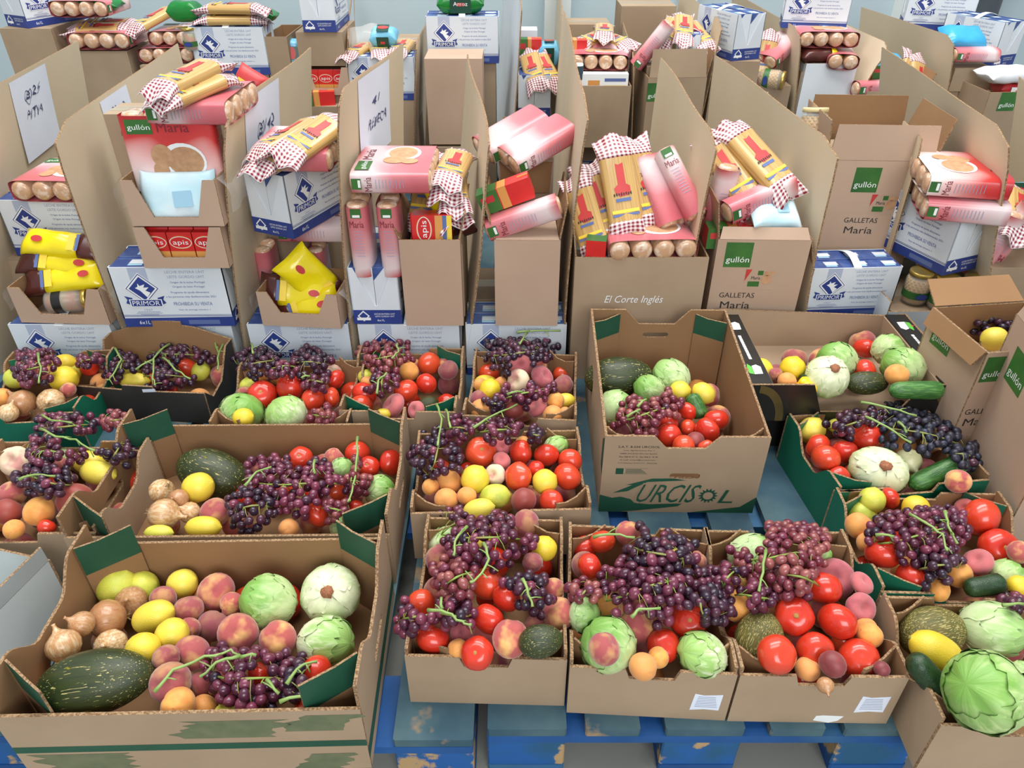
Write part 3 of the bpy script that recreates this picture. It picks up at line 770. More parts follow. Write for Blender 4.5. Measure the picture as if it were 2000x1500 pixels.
def sticker(x0, y0, ww, hh, torn=False):
    def f(bx):
        fr = bx.FR['front']; m = MB()
        m.slab([(x0, y0), (x0 + ww * .5, y0 + .004), (x0 + ww, y0 + .002), (x0 + ww * 1.03, y0 + hh), (x0 + ww * .4, y0 + hh - .004), (x0 + .004, y0 + hh)], fr, .0004, 0, 0, 0, .0006)
        for k in range(7): m.poly([(x0 + ww * (.2 - .01 * k), y0 + hh * (.85 - k * .1)), (x0 + ww * (.2 - .01 * k), y0 + hh * (.83 - k * .1)), (x0 + ww * (.8 + .02 * k), y0 + hh * (.83 - k * .1)), (x0 + ww * (.8 + .02 * k), y0 + hh * (.85 - k * .1))][::-1], fr, 1, .0012)
        pr(bx, 'sticker', m, ['paper', 'text_grey'])
        if torn:
            m = MB(); m.slab([(.155, .008), (.185, .001), (.2, .008), (.208, .022), (.17, .024), (.158, .022)], fr, .0004, 0, 0, 0, .0006); pr(bx, 'torn_label', m, ['white_print'])
    return f
def print_black(bx):
    fr = bx.FR['front']; w, h = bx.w, bx.h
    for cx in (.03, w - .1):
        m = MB()
        o = [(cx + .075 * math.cos(a), -.0 + h * .98 * math.sin(a)) for a in [math.pi * k / 20 for k in range(11)]]
        i = [(cx + .055 * math.cos(a), -.0 + h * .78 * math.sin(a)) for a in [math.pi * k / 20 for k in range(10, -1, -1)]]
        m.poly(o + i, fr, 0)
        pr(bx, 'gold_arc', m, ['gold_print'])
    for sx in (-1, 1):
        fr = frame((sx * (bx.w / 2 - .033), 0, bx.h), (0, -sx, 0), (sx, 0, 0)) if sx > 0 else frame((sx * (bx.w / 2 - .033), 0, bx.h), (0, 1, 0), (-1, 0, 0))
        for cu in (-.11, .11):
            m = MB()
            m.poly([(cu - .02, -.016), (cu + .012, -.018), (cu + .022, -.008), (cu + .016, .004), (cu - .022, .006)], fr, 0)
            m.poly([(cu - .022, .007), (cu + .012, .005), (cu + .026, .014), (cu + .0, .02), (cu - .018, .018)], fr, 1)
            m.poly([(cu - .004, .017), (cu + .004, .017), (cu + .003, .023), (cu - .003, .023)], fr, 2, .0008)
            pr(bx, 'logo_print', m, ['white_print', 'leaf_bright', 'red_print'])
        m = MB()
        rn = random.Random(2); u = -.062
        while u < .05:
            d_ = rn.uniform(.004, .011); m.poly([(u, -.006), (u + d_, -.006), (u + d_, .002), (u, .002)], fr, 0); u += d_ + .0015
        pr(bx, 'printed_line', m, ['white_print'])

D = {}
carton('F1', 'large low carton with green corner posts at front left', (-18, 1402), (703, 1386), .375, .178, style='long', prt=print_f1, desc='big front left box')
carton('F2', 'plain brown carton heaped with purple grapes between green-cornered box and tomatoes', (790, 1282), (1108, 1290), .345, .14, style='plain', desc='plain left front box')
carton('F3', 'plain brown carton with one square white sticker', (1113, 1303), (1441, 1319), .345, .14, style='plain', prt=sticker(.222, .03, .052, .05), desc='one-sticker front box')
carton('F4', 'plain brown carton with sticker and torn white label', (1446, 1320), (1776, 1325), .345, .14, style='plain', prt=sticker(.222, .035, .052, .05, True), desc='torn-label front box')
carton('F5', 'plain brown carton with cabbages at front right edge', (1838, 1418), (1718, 1163), .3, .14, ref='left', style='plain', desc='right-edge cabbage box')
carton('R2a', 'brown carton with peaches and purple grapes at the left edge', (-150, 1046), (186, 1042), .31, .14, style='plain', desc='left-edge peach box')
carton('R2b', 'long carton with green corners holding melon, grapes and tomatoes', (268, 830), (797, 826), .38, .15, ref='back', style='long', desc='middle melon box', prt=None)
carton('R2c', 'brown carton heaped with tomatoes and lemons in the middle', (818, 846), (1128, 839), .28, .14, ref='back', style='plain', desc='middle tomato box')
carton('R2d', 'tall brown carton printed with green lettering and a sun', (1182, 852), (1507, 855), .5, .235, style='tall', prt=print_urc, desc='sun-logo box')
carton('R2e', 'green-sided carton with black grapes and a long cucumber', (1640, 962), (1537, 812), .36, .14, ref='left', style='green', mo='teal_print', desc='black grape box')
carton('R1e', 'green-sided carton with purple grapes at right', (1722, 1158), (1628, 956), .36, .14, ref='left', style='green', mo='teal_print', desc='right green box')
carton('R3fb', 'black carton underneath the black lettuce carton', (1463, 808), (1893, 806), .36, .11, style='plain', mo='black_print', desc='lower black box', nw=.02)
carton('R3f', 'black carton with flat ledges holding lettuces and tomatoes', (1463, 752), (1893, 752), .36, .112, z0=PZ + .12, style='ledge', mo='black_print', mi='kraft', prt=print_black, desc='black lettuce box')
carton('R3a', 'green-sided carton of lemons and onions at left edge of the third row', (-78, 818), (147, 806), .31, .13, style='green', mo='teal_print', desc='left-edge onion box')
carton('R3b', 'dark charcoal carton with grapes and green stalks', (144, 754), (398, 769), .215, .105, style='dark', mo='dark_board', mi='kraft_in', hb=.19, desc='charcoal box')
carton('R3c', 'brown carton with two lettuces and tomatoes beside the charcoal one', (408, 834), (680, 834), .31, .13, style='plain', mo='black_print', desc='two-lettuce box')
carton('R3d', 'green-edged carton with red grapes in front of the milk', (662, 803), (890, 806), .31, .14, style='green', desc='middle green-edged box')
carton('R3e', 'brown carton with flat peaches and lemons in the third row', (903, 812), (1126, 822), .31, .14, style='plain', desc='flat peach box')
# white label strip lying on the charcoal carton and the pale carton at the far left
bx = BOXES['R3b']
m = MB(); m.slab([(.2, .098), (.238, .102), (.238, .112), (.2, .108)], bx.FR['front'], .0005, 0, 0, 0, .001); pr(bx, 'label_strip', m, ['paper'])
# ------------------------------------------------------------------ what lies in each carton: kind, pixel centre, pixel half sizes, tilt
# he / hc: height of fruit centres above the carton floor at the edge / in the middle
FR_DATA = {
'F1': (.095, .115, """G 188 1148 40 38 60;G 282 1137 34 32 20;L 356 1140 31 28 20;Ps 422 1156 36;C 522 1175 62 46;Is 646 1160 55 57;I 638 1255 60 50;O 256 1175 30;O 211 1209 38;O 160 1220 26;O 125 1262 33;Os 217 1262 32;
L 300 1205 46 31 22;Ls 336 1239 34 31 35;L 279 1270 36 33 80;P 319 1169 25;P 368 1190 28;P 416 1222 32;Ps 465 1237 39;Ps 543 1248 36;P 374 1276 35;P 368 1230 24;P 325 1285 26;P 333 1333 40;M 178 1350 114 62 10;
A 103 1328 32;A 342 1391 34;A 397 1382 25;G 445 1396 30 24 0;T 617 1312 32;T 634 1374 30;T 505 1318 25;T 596 1386 22;P 391 1338 25;P 452 1180 24;Z 160 1304 34 20 10"""),
'F2': (.10, .17, """I 850 1030 44 30;L 933 993 34 24 20;P 1025 1023 30;L 1063 1071 26 25 70;P 815 1092 29 33;T 952 1140 32;T 989 1168 29;T 823 1178 28;T 955 1210 34;T 846 1249 34;Ts 932 1276 33;Ps 997 1247 37;P 1091 1198 33;P 1081 1150 22;P 1040 1098 20;F 902 1235 25;M 1056 1252 44 32 10;A 894 1267 20"""),
'F3': (.10, .16, """T 1127 1050 26;T 1176 1058 26;P 1226 1041 25;P 1127 1104 28;T 1152 1106 26;L 1290 1022 44 22 0;P 1379 1097 23;A 1180 1182 25 31;B 1143 1202 27 40;C 1186 1258 62 48;P 1180 1267 32;P 1242 1224 36;Ts 1296 1261 33;Ts 1344 1214 35;A 1256 1302 25 30;A 1286 1284 21;I 1370 1278 56 38"""),
'F4': (.10, .16, """B 1458 1043 50 38;F 1645 1130 40;F 1683 1139 24;F 1681 1187 34 26;T 1608 1148 35;Ts 1551 1203 38;T 1636 1214 38;T 1592 1270 36;Ts 1517 1278 38;Ts 1678 1287 39;A 1698 1240 26;A 1720 1227 21;A 1437 1183 31;A 1452 1141 15;E 1483 1247 54 46 70;A 1582 1322 24;N 1626 1297 26;O 1612 1338 17;N 1722 1307 16;C 1612 1084 14"""),
'F5': (.09, .13, """G 1782 1190 38 34 60;E 1820 1236 64 50 15;B 1938 1225 66 52;C 1923 1350 76 78;L 1828 1273 56 36 -28;Z 1811 1318 48 27 -50;C 1998 1313 22"""),
'R1e': (.10, .15, """G 1664 973 34 28 80;G 1703 977 27 25 80;T 1737 973 21;Ls 1775 970 27 26 10;A 1678 1027 25 28;A 1678 1060 21;T 1725 1082 34;T 1782 1130 32;T 1916 1010 37;T 1949 990 34;Ts 1951 1071 38;F 1910 1097 28;P 1990 1078 22;A 1872 1122 26;A 1833 1153 22;Z 1923 1144 40 21 10;C 1967 1122 36 26;L 1989 1144 21 20 30;F 1880 985 20"""),
'R2e': (.10, .145, """L 1584 838 28 25 60;G 1623 818 18 14 0;T 1586 874 26;T 1613 895 28;T 1649 883 26;T 1692 857 31;Is 1715 919 56 42;Q 1772 901 27;T 1638 932 22;K 1834 924 64 22 24;P 1871 940 24;O 1881 865 16"""),
'R3f': (.07, .10, """L 1491 724 28 19 -62;P 1515 730 13;L 1548 719 25 24 70;A 1537 745 18;C 1634 703 43 33;C 1735 682 33 29;C 1762 715 46 33;Is 1631 763 44 40;T 1691 681 26 22;T 1691 724 23;T 1676 751 18;A 1752 733 25 20;K 1790 762 54 19 -2;Z 1577 754 25 18 80;M 1712 775 42 24 0;Y 1595 797 22"""),
'R2d': (.14, .17, """M 1192 737 67 41 4;B 1310 734 43 29;C 1268 762 40 22;B 1178 799 40 39;L 1328 764 22 20 10;Ls 1374 768 25 20 -40;K 1360 793 26 17 -65;T 1342 803 19;T 1398 820 27 22;T 1381 842 27;T 1344 837 19;T 1306 851 27 23;T 1303 827 22;T 1335 873 28 20;T 1380 876 18;P 1223 844 22;N 1358 863 20;A 1166 845 13;P 1168 863 15"""),
'R2c': (.10, .15, """Ts 939 883 31;P 932 852 17;F 980 873 18;F 980 899 18;T 1017 884 26;T 1067 889 25;T 1113 900 24;T 1108 931 28;T 1012 931 29;T 1047 916 17;L 1064 941 26 25 30;L 928 936 30 28 60;W 967 927 22;A 877 943 25;A 872 977 24;A 912 969 19;G 967 969 32 24 5;N 1023 977 25;T 1077 980 25;I 1087 871 28 20;A 1021 852 16;A 841 951 17;L 935 996 34 22 15"""),
'R3e': (.09, .14, """T 937 683 18;T 915 703 22;T 915 725 18;F 1017 716 24;W 1012 745 25;F 1059 737 25;P 1055 715 14;P 1100 751 20;T 1097 708 17;L 887 751 28 21 -15;L 957 761 23 21 80;Ls 879 784 28 25 -60;A 923 751 14;A 977 748 13;P 921 781 21;A 940 801 22;N 1003 799 22;F 1048 796 22;A 1085 784 18;L 1108 783 22 15 8;A 1079 811 20;A 1104 807 13"""),
'R3d': (.09, .125, """P 816 683 20;T 839 707 23;P 869 700 16;P 875 723 20;A 799 725 19;T 833 749 21;T 793 763 24;G 711 736 17 15 10;A 717 747 13;T 692 769 25;T 705 792 23;F 768 793 27;F 813 801 19;V 835 793 24 19 30;L 747 815 16 12 0"""),
'R3c': (.09, .13, """A 539 685 11;A 560 698 15;T 656 741 20;W 656 719 18;A 471 737 18;G 447 757 23 21 -70;P 477 768 14;Ts 512 771 29;T 566 757 27;T 611 780 23;T 648 776 20;C 459 804 48 31;I 557 809 48 30;L 475 816 22 19 10"""),
'R3b': (.05, .07, """L 284 677 29 24 10;L 263 744 32 16 0;T 368 716 26;G 392 725 21 17 60;T 296 741 15;T 248 681 12"""),
'R3a': (.09, .13, """P 64 665 25;T 105 668 18;P 144 664 22;G 169 676 24 22 70;T 201 678 17;L 17 701 22 20 20;L 133 700 26 19 10;G 10 740 22 20 0;Ls 125 740 29 25 20;A 5 777 19;O 44 788 27;O 100 784 25;O 16 807 19;P 133 761 15"""),
'R2a': (.10, .14, """W 29 900 30;P 48 865 18;C 141 865 30 21;L 203 861 33 22 -8;L 192 923 39 24 -10;P 24 964 26;Ns 147 977 34;A 77 999 29;N 16 999 27;P 117 907 15;A 176 1010 14;A 27 1034 20;T 91 1030 17"""),
'R2b': (.07, .105, """M 419 930 74 46 -20;L 387 952 33 29 20;O 316 960 25;O 349 975 20;O 319 1005 32;O 371 1001 21;Ps 420 1001 29;L 397 1030 37 22 0;G 310 1041 30 16 0;Ts 587 895 24;P 653 895 21;P 499 916 14;T 701 876 28 22;Ts 720 912 22;T 764 903 26;B 669 916 25 22;C 743 959 32;T 656 964 22;T 620 1006 26;T 696 991 15;C 668 1030 26 18;A 564 1032 20"""),
}
# bunches: colour, pixel centre, pixel half sizes, tilt, extra fresh stalks (pixel polylines)
GR_DATA = {
'F1': [('p', 490, 1325, 92, 72, -10, [(300, 1352, 340, 1312, 400, 1285, 450, 1270, 470, 1282), (470, 1282, 425, 1295, 390, 1322), (470, 1282, 500, 1280)], 'purple bunch with thick green stalk'), ('d', 590, 1330, 50, 62, 60, [(560, 1335, 590, 1300, 620, 1292), (545, 1370, 600, 1362, 640, 1350), (520, 1330, 545, 1355)], 'darker bunch beside the green post')],
'F2': [('p', 945, 1050, 98, 58, -8, [(945, 1062, 955, 1095, 942, 1122, 918, 1137), (910, 1030, 890, 1060, 886, 1085)], 'wide purple bunch along the back'), ('r', 893, 1132, 48, 48, 20, [], 'reddish bunch in the middle'), ('d', 1035, 1160, 36, 62, 70, [(1022, 1130, 1032, 1165, 1040, 1185)], 'dark bunch hanging at right'), ('p', 812, 1205, 40, 36, 20, [], 'dark bunch spilling over the left rim'), ('p', 886, 1200, 46, 36, 0, [(836, 1193, 872, 1198, 902, 1216, 920, 1220), (862, 1190, 862, 1168)], 'bunch with green stalk near the front')],
'F3': [('d', 1290, 1082, 78, 52, -20, [(1160, 1050, 1195, 1045, 1240, 1050)], 'dark bunch at the back'), ('p', 1275, 1150, 110, 72, 10, [(1235, 1205, 1250, 1192, 1290, 1188)], 'big glossy purple bunch'), ('d', 1375, 1180, 42, 62, 100, [], 'dark bunch over the right rim'), ('r', 1140, 1158, 26, 34, 70, [], 'small reddish bunch at the left rim')],
'F4': [('r', 1525, 1085, 95, 70, 0, [(1495, 1075, 1488, 1120, 1482, 1155)], 'large red bunch'), ('r', 1560, 1130, 50, 42, -20, [], 'paler red bunch'), ('p', 1425, 1130, 34, 42, 60, [], 'bunch spilling between two boxes'), ('p', 1470, 1165, 42, 30, 0, [], 'lower bunch above the melon')],
'F5': [('p', 1978, 1177, 26, 18, 0, [(1960, 1182, 2000, 1180)], 'small bunch')],
'R1e': [('p', 1795, 1045, 108, 56, 8, [(1775, 1005, 1810, 1025, 1840, 1045, 1850, 1075), (1845, 1000, 1850, 1030, 1870, 1062), (1710, 1045, 1745, 1048)], 'big purple bunch'), ('d', 1832, 1108, 46, 40, 0, [], 'bluish lower bunch')],
'R2e': [('d', 1668, 826, 58, 26, 10, [], 'dark purple bunch'), ('k', 1800, 850, 100, 52, -15, [(1690, 815, 1735, 838, 1780, 865), (1680, 785, 1740, 800, 1790, 812), (1755, 825, 1770, 845)], 'large blue black bunch'), ('k', 1880, 890, 32, 34, 0, [], 'blue black bunch beside the cucumber')],
'R2d': [('r', 1262, 808, 80, 46, 10, [(1225, 815, 1250, 800), (1245, 795, 1262, 780)], 'red bunch')],
'R2c': [('d', 852, 890, 48, 52, 60, [(853, 790, 862, 820, 855, 870), (872, 800, 880, 835)], 'dark bunch hanging at left'), ('p', 972, 842, 50, 26, 0, [(925, 835, 960, 815, 1010, 790)], 'small bunch at the back'), ('p', 898, 838, 34, 28, 0, [], 'bunch at the rear left corner'), ('d', 1047, 850, 15, 14, 0, [], 'tiny bunch by the lettuce')],
'R3e': [('d', 1010, 690, 80, 40, 0, [(1010, 650, 1050, 648, 1095, 646), (1030, 650, 1015, 672)], 'big dark bunch'), ('p', 1025, 770, 60, 26, 8, [(990, 770, 1020, 765)], 'bunch in the middle'), ('d', 965, 790, 26, 18, 0, [], 'small dark bunch')],
'R3d': [('r', 755, 697, 54, 38, 0, [(775, 672, 778, 690, 765, 700)], 'red bunch at the back'), ('p', 749, 747, 28, 36, 75, [(735, 768, 740, 745, 755, 728)], 'small hanging bunch')],
'R3c': [('d', 505, 708, 50, 32, 0, [(492, 672, 494, 690)], 'dark bunch at left'), ('p', 552, 718, 36, 30, 0, [], 'purple bunch in the middle'), ('d', 608, 710, 46, 30, 0, [], 'dark bunch at right'), ('p', 621, 745, 28, 24, 0, [(588, 738, 605, 735)], 'small bunch above the tomatoes'), ('r', 630, 812, 24, 18, 0, [], 'pale red bunch by the front rim')],
'R3b': [('d', 347, 692, 76, 38, -10, [(330, 672, 300, 702, 300, 740, 303, 752), (300, 702, 265, 722), (318, 698, 345, 725, 372, 740)], 'black bunch at the back'), ('d', 240, 718, 34, 42, 70, [(225, 680, 238, 705, 220, 735, 208, 742)], 'dark bunch at left'), ('d', 325, 735, 55, 24, 0, [(415, 655, 428, 692, 425, 722), (440, 668, 425, 700)], 'dark bunch by the front')],
'R3a': [('p', 70, 718, 48, 40, 0, [(75, 690, 80, 720, 76, 748)], 'purple bunch'), ('p', 174, 704, 28, 16, 0, [], 'small bunch at right')],
'R2a': [('p', 130, 833, 64, 26, 0, [(82, 812, 100, 822, 140, 826), (78, 838, 110, 855, 150, 860, 185, 880)], 'bunch along the back'), ('r', 226, 822, 28, 20, 0, [], 'red bunch at the rear corner'), ('p', 100, 885, 60, 36, 0, [], 'purple bunch in the middle'), ('d', 228, 882, 26, 38, 80, [], 'dark bunch by the side'), ('d', 92, 938, 62, 38, -10, [(36, 938, 70, 930, 108, 930)], 'dark glossy bunch')],
'R2b': [('p', 585, 945, 108, 56, -5, [(478, 950, 500, 925, 530, 912), (613, 900, 615, 925)], 'big purple bunch'), ('d', 492, 992, 50, 44, 0, [], 'dark bunch at left'), ('r', 692, 930, 36, 44, 80, [(699, 855, 697, 900, 690, 950, 680, 980)], 'red bunch with a long upright stalk'), ('r', 655, 995, 34, 26, 0, [], 'red bunch by the front')],
}
GN = {'r': 'grape_red', 'p': 'grape_purple', 'd': 'grape_dark', 'k': 'grape_black'}
def f_grape(mn):
    def fn(th, ph): return sph(1, th, ph, 1.2)
    return blob(fn, 10, 8).mesh('grape', [mn])
GM = {k: f_grape(v) for k, v in GN.items()}
PED = pm('pedicel', (134, 138, 74), rough=.7)
def heap_z(bx, p, he, hc):
    q = bx.Mi @ p
    u, v = 2 * q.x / bx.w, 2 * q.y / bx.d
    return bx.z0 + he + (hc - he) * max(0.0, 1 - .55 * (u * u + v * v))
def on_heap(bx, px, py, he, hc, off=0.0):
    z = bx.z0 + hc
    for _ in range(8):
        p = atz(px, py, z); z = .5 * z + .5 * (heap_z(bx, p, he, hc) + off)
    return atz(px, py, z)
NB = 0
for key, (he, hc, txt) in FR_DATA.items():
    bx = BOXES[key]; its = []
    for s in txt.replace('\n', '').split(';'):
        a = s.split()
        if not a: continue
        k, opt = a[0][0], a[0][1:]
        n = [float(q) for q in a[1:]]
        r1 = n[2]; r2 = n[3] if len(n) > 3 else n[2]; ang = n[4] if len(n) > 4 else 0
        p = on_heap(bx, n[0], n[1], he, hc)
        its.append(dict(k=k, o=opt, px=n[0], py=n[1], r1=r1, r2=r2, ang=ang, p=p))
    # settle: neighbours that overlap slide along their sight lines, lower in the picture = nearer
    for it in its:
        d = ray(it['px'], it['py']).normalized(); it['d'] = d; it['s'] = (it['p'] - CAM).length
    for _ in range(60):
        for it in its:
            it['p'] = CAM + it['d'] * it['s']; k = depth(it['p']) / FPX
            it['R1'], it['R2'] = it['r1'] * k, it['r2'] * k; it['R'] = (it['R1'] + it['R2']) / 2 * .93
        mv = 0
        for i in range(len(its)):
            for j in range(i):
                A, B = its[i], its[j]
                dd = (A['p'] - B['p']).length; ov = A['R'] + B['R'] - dd
                if ov > .001:
                    f, b = (A, B) if A['py'] + .35 * A['r2'] > B['py'] + .35 * B['r2'] else (B, A)
                    st = min(.006, ov * .5)
                    f['s'] -= st * .6
                    q = CAM + b['d'] * (b['s'] + st * .4)
                    if q.z > bx.z0 + b['R'] * .9: b['s'] += st * .4
                    else: f['s'] -= st * .4
                    mv = max(mv, ov)
        if mv < .002: break
    for it in its:      # keep what lies below the rim inside the walls
        q = bx.Mi @ it['p']; r = it['R'] * .9
        if q.z - .2 * r < bx.h - .02:
            q.x = min(max(q.x, -bx.w / 2 + r + .01), bx.w / 2 - r - .01) if bx.w / 2 > r + .01 else 0
            q.y = min(max(q.y, -bx.d / 2 + r + .01), bx.d / 2 - r - .01) if bx.d / 2 > r + .01 else 0
        q.z = max(q.z, it['R'] * .97 + TH)
        it['p'] = bx.M @ q
    cnt = {}
    for it in sorted(its, key=lambda z: z['px']):
        cnt.setdefault(it['k'], []).append(it)
    grp = {}
    for k, lst in cnt.items():
        base, pl = KIND[k][1], PLURAL[k]
        for n, it in enumerate(lst):
            if len(lst) == 1: lab = '%s, the only one in the %s' % (base, bx.desc)
            else:
                o = ORD[n] if n < len(lst) - 1 else 'rightmost'
                lab = '%s, %s of the %s in the %s' % (base, o, pl, bx.desc)
            fruit(k, it['o'], it['p'], it['R1'], it['R2'], it['ang'], lab, '%s in the %s' % (pl, bx.desc) if len(lst) > 1 else None)
    bx.its = its
    # fruit of the lower layer, half seen through the gaps
    rn = random.Random(key)
    fil = []
    layers = [(.040, 0)] + ([(.095, 1)] if hc > .14 else [])
    for zc, ly in layers:
        nx = max(2, int((bx.w - .05 * ly) / .078)); ny = max(2, int((bx.d - .05 * ly) / .08))
        for i in range(nx):
            for j in range(ny):
                r = rn.uniform(.031, .037)
                q = V3((-bx.w / 2 + .045) + (bx.w - .09) * i / (nx - 1) + rn.uniform(-.006, .006), (-bx.d / 2 + .045) + (bx.d - .09) * j / (ny - 1) + rn.uniform(-.006, .006), zc + rn.uniform(0, .01))
                P = bx.M @ q
                if all((P - it['p']).length > (r + it['R']) * .93 for it in its) and all((P - x[0]).length > (r + x[1]) * .9 for x in fil): fil.append((P, r))
    gl = GR_DATA.get(key, [])
    def covered(P):
        x, y = pix(P)
        return any(math.hypot(x - i_['px'], y - i_['py']) < .95 * min(i_['r1'], i_['r2']) for i_ in its) or any(math.hypot((x - g_[1]) / g_[3], (y - g_[2]) / g_[4]) < .9 for g_ in gl)
    if key in ('F1', 'F5', 'R3f', 'R2d', 'R2b'): fil = [q for q in fil if covered(q[0])]
    fk = {}
    for P, r in sorted(fil, key=lambda q: pix(q[0])[0]):
        k = rn.choice('PPTAP'); fk.setdefault(k, []).append((P, r))
    for k, ls in fk.items():
        for n, (P, r) in enumerate(ls):
            o = ORD[n] if n < len(ls) - 1 and n < len(ORD) else 'rightmost'
            fruit(k, '', P, r, r, 0, '%s lying buried in the %s, %s of the buried %s' % (KIND[k][1].split()[-1], bx.desc, o if len(ls) > 1 else 'only one', PLURAL[k].split()[-1]), 'buried %s of the %s' % (PLURAL[k], bx.desc), rn)
    # grapes
    berries = []
    for bi, (c, cx, cy, rx, ry, ang, stalks, what) in enumerate(GR_DATA.get(key, [])):
        rn = random.Random('%s%d' % (key, bi)); ca, sa = math.cos(R(ang)), math.sin(R(ang))
        cen = on_heap(bx, cx, cy, he, hc, .03)
        k = depth(cen) / FPX; rb = .0099
        area_ = math.pi * rx * ry * k * k
        want = int(min(170, max(14, 1.25 * area_ / (math.pi * rb * rb))))
        mine = []
        for tr in range(want * 30):
            if len(mine) >= want: break
            rho = math.sqrt(rn.random()); th = rn.uniform(0, 6.283)
            ex, ey = rho * math.cos(th) * rx * (1 + .12 * math.sin(3 * th + bi)), rho * math.sin(th) * ry * (1 + .12 * math.sin(3 * th + bi))
            px, py = cx + ex * ca - ey * sa, cy - (ex * sa + ey * ca)
            lay = 1.0 if tr < want * 14 else rn.random()
            P = on_heap(bx, px, py, he, hc, .022 + lay * .05 * (1 - rho * rho) + rn.uniform(-.004, .004))
            bad = False
            for it in its:
                dp = math.hypot((px - it['px']) / it['r1'], (py - it['py']) / it['r2']) if it['k'] not in LONG or abs(it['ang']) < 30 else math.hypot(px - it['px'], py - it['py']) / ((it['r1'] + it['r2']) / 2)
                if dp < .9: bad = True; break
                if (P - it['p']).length < it['R'] + rb * .7: bad = True; break
            if bad: continue
            mn = 1.72 * rb
            if any((P - b).length_squared < mn * mn for b in berries): continue
            q = bx.Mi @ P
            if (abs(q.x) > bx.w / 2 - .004 and abs(q.x) < bx.w / 2 + .006 or abs(q.y) > bx.d / 2 - .004 and abs(q.y) < bx.d / 2 + .006) and q.z < bx.h + .01: continue
            berries.append(P); mine.append(P)
        t = thing('grape_bunch', 'grapes, %s in the %s' % (what, bx.desc), 'grapes', Matrix.Translation(cen), 'grape bunches in the cartons')
        for P in mine:
            e = Euler((rn.uniform(-1, 1), rn.uniform(-1, 1), rn.uniform(0, 6)))
            s = rb * rn.uniform(.86, 1.1)
            o = part('grape', GM[c if rn.random() < .9 else ('d' if c == 'p' else 'p' if c != 'k' else 'd')], t, Matrix.Translation(P - cen) @ e.to_matrix().to_4x4() @ Matrix.Scale(s, 4)); NB += 1
        # stalk: main stem with short twigs to the berries
        m = MB(); pts = []
        for q in range(7):
            f = -1 + 2 * q / 6; ex = f * rx * .85; ey = .12 * ry * math.sin(2.2 * f + bi)
            px, py = cx + ex * ca - ey * sa, cy - (ex * sa + ey * ca)
            pts.append(on_heap(bx, px, py, he, hc, .026 + .052 * (1 - f * f)) - cen)
        m.tube(pts, [.0016 + .0006 * (q % 2) for q in range(7)], 6)
        near = sorted(mine, key=lambda P: rn.random())[:max(8, len(mine) // 3)]
        for P in near:
            b = P - cen; a = min(pts, key=lambda z: (z - b).length)
            if (a - b).length > .06: a = b + (a - b).normalized() * .03
            mid = (a + b) * .5 + V3(0, -.002, .007)
            m.tube([a, mid, b], [.0011, .0009, .0011], 4)
        part('stem', m.mesh('stem', ['pedicel' if c in 'dk' else 'stalk']), t)
        for st in stalks:
            pp = [on_heap(bx, st[i], st[i + 1], he, hc, .078) - cen for i in range(0, len(st), 2)]
            fine = []
            for i in range(len(pp) - 1):
                for u in (0, .33, .66): fine.append(pp[i].lerp(pp[i + 1], u) + V3(rn.uniform(-.002, .002), rn.uniform(-.002, .002), .004 * math.sin(3 * u + i)))
            fine.append(pp[-1])
            m = MB(); n = len(fine); m.tube(fine, [.0030 - .0013 * i / n + (.001 if i in (0, n - 1) else 0) for i in range(n)], 7)
            for i in range(2, n - 1, 2):
                d = V3(rn.uniform(-1, 1), rn.uniform(-1, .5), rn.uniform(-.8, .3)).normalized() * rn.uniform(.012, .026)
                m.tube([fine[i], fine[i] + d * .5 + V3(0, 0, .002), fine[i] + d], [.0016, .0011, .0013], 5)
            part('green_stalk', m.mesh('green_stalk', ['stalk_fresh']), t)
print('berries', NB, 'objects', len(bpy.data.objects))
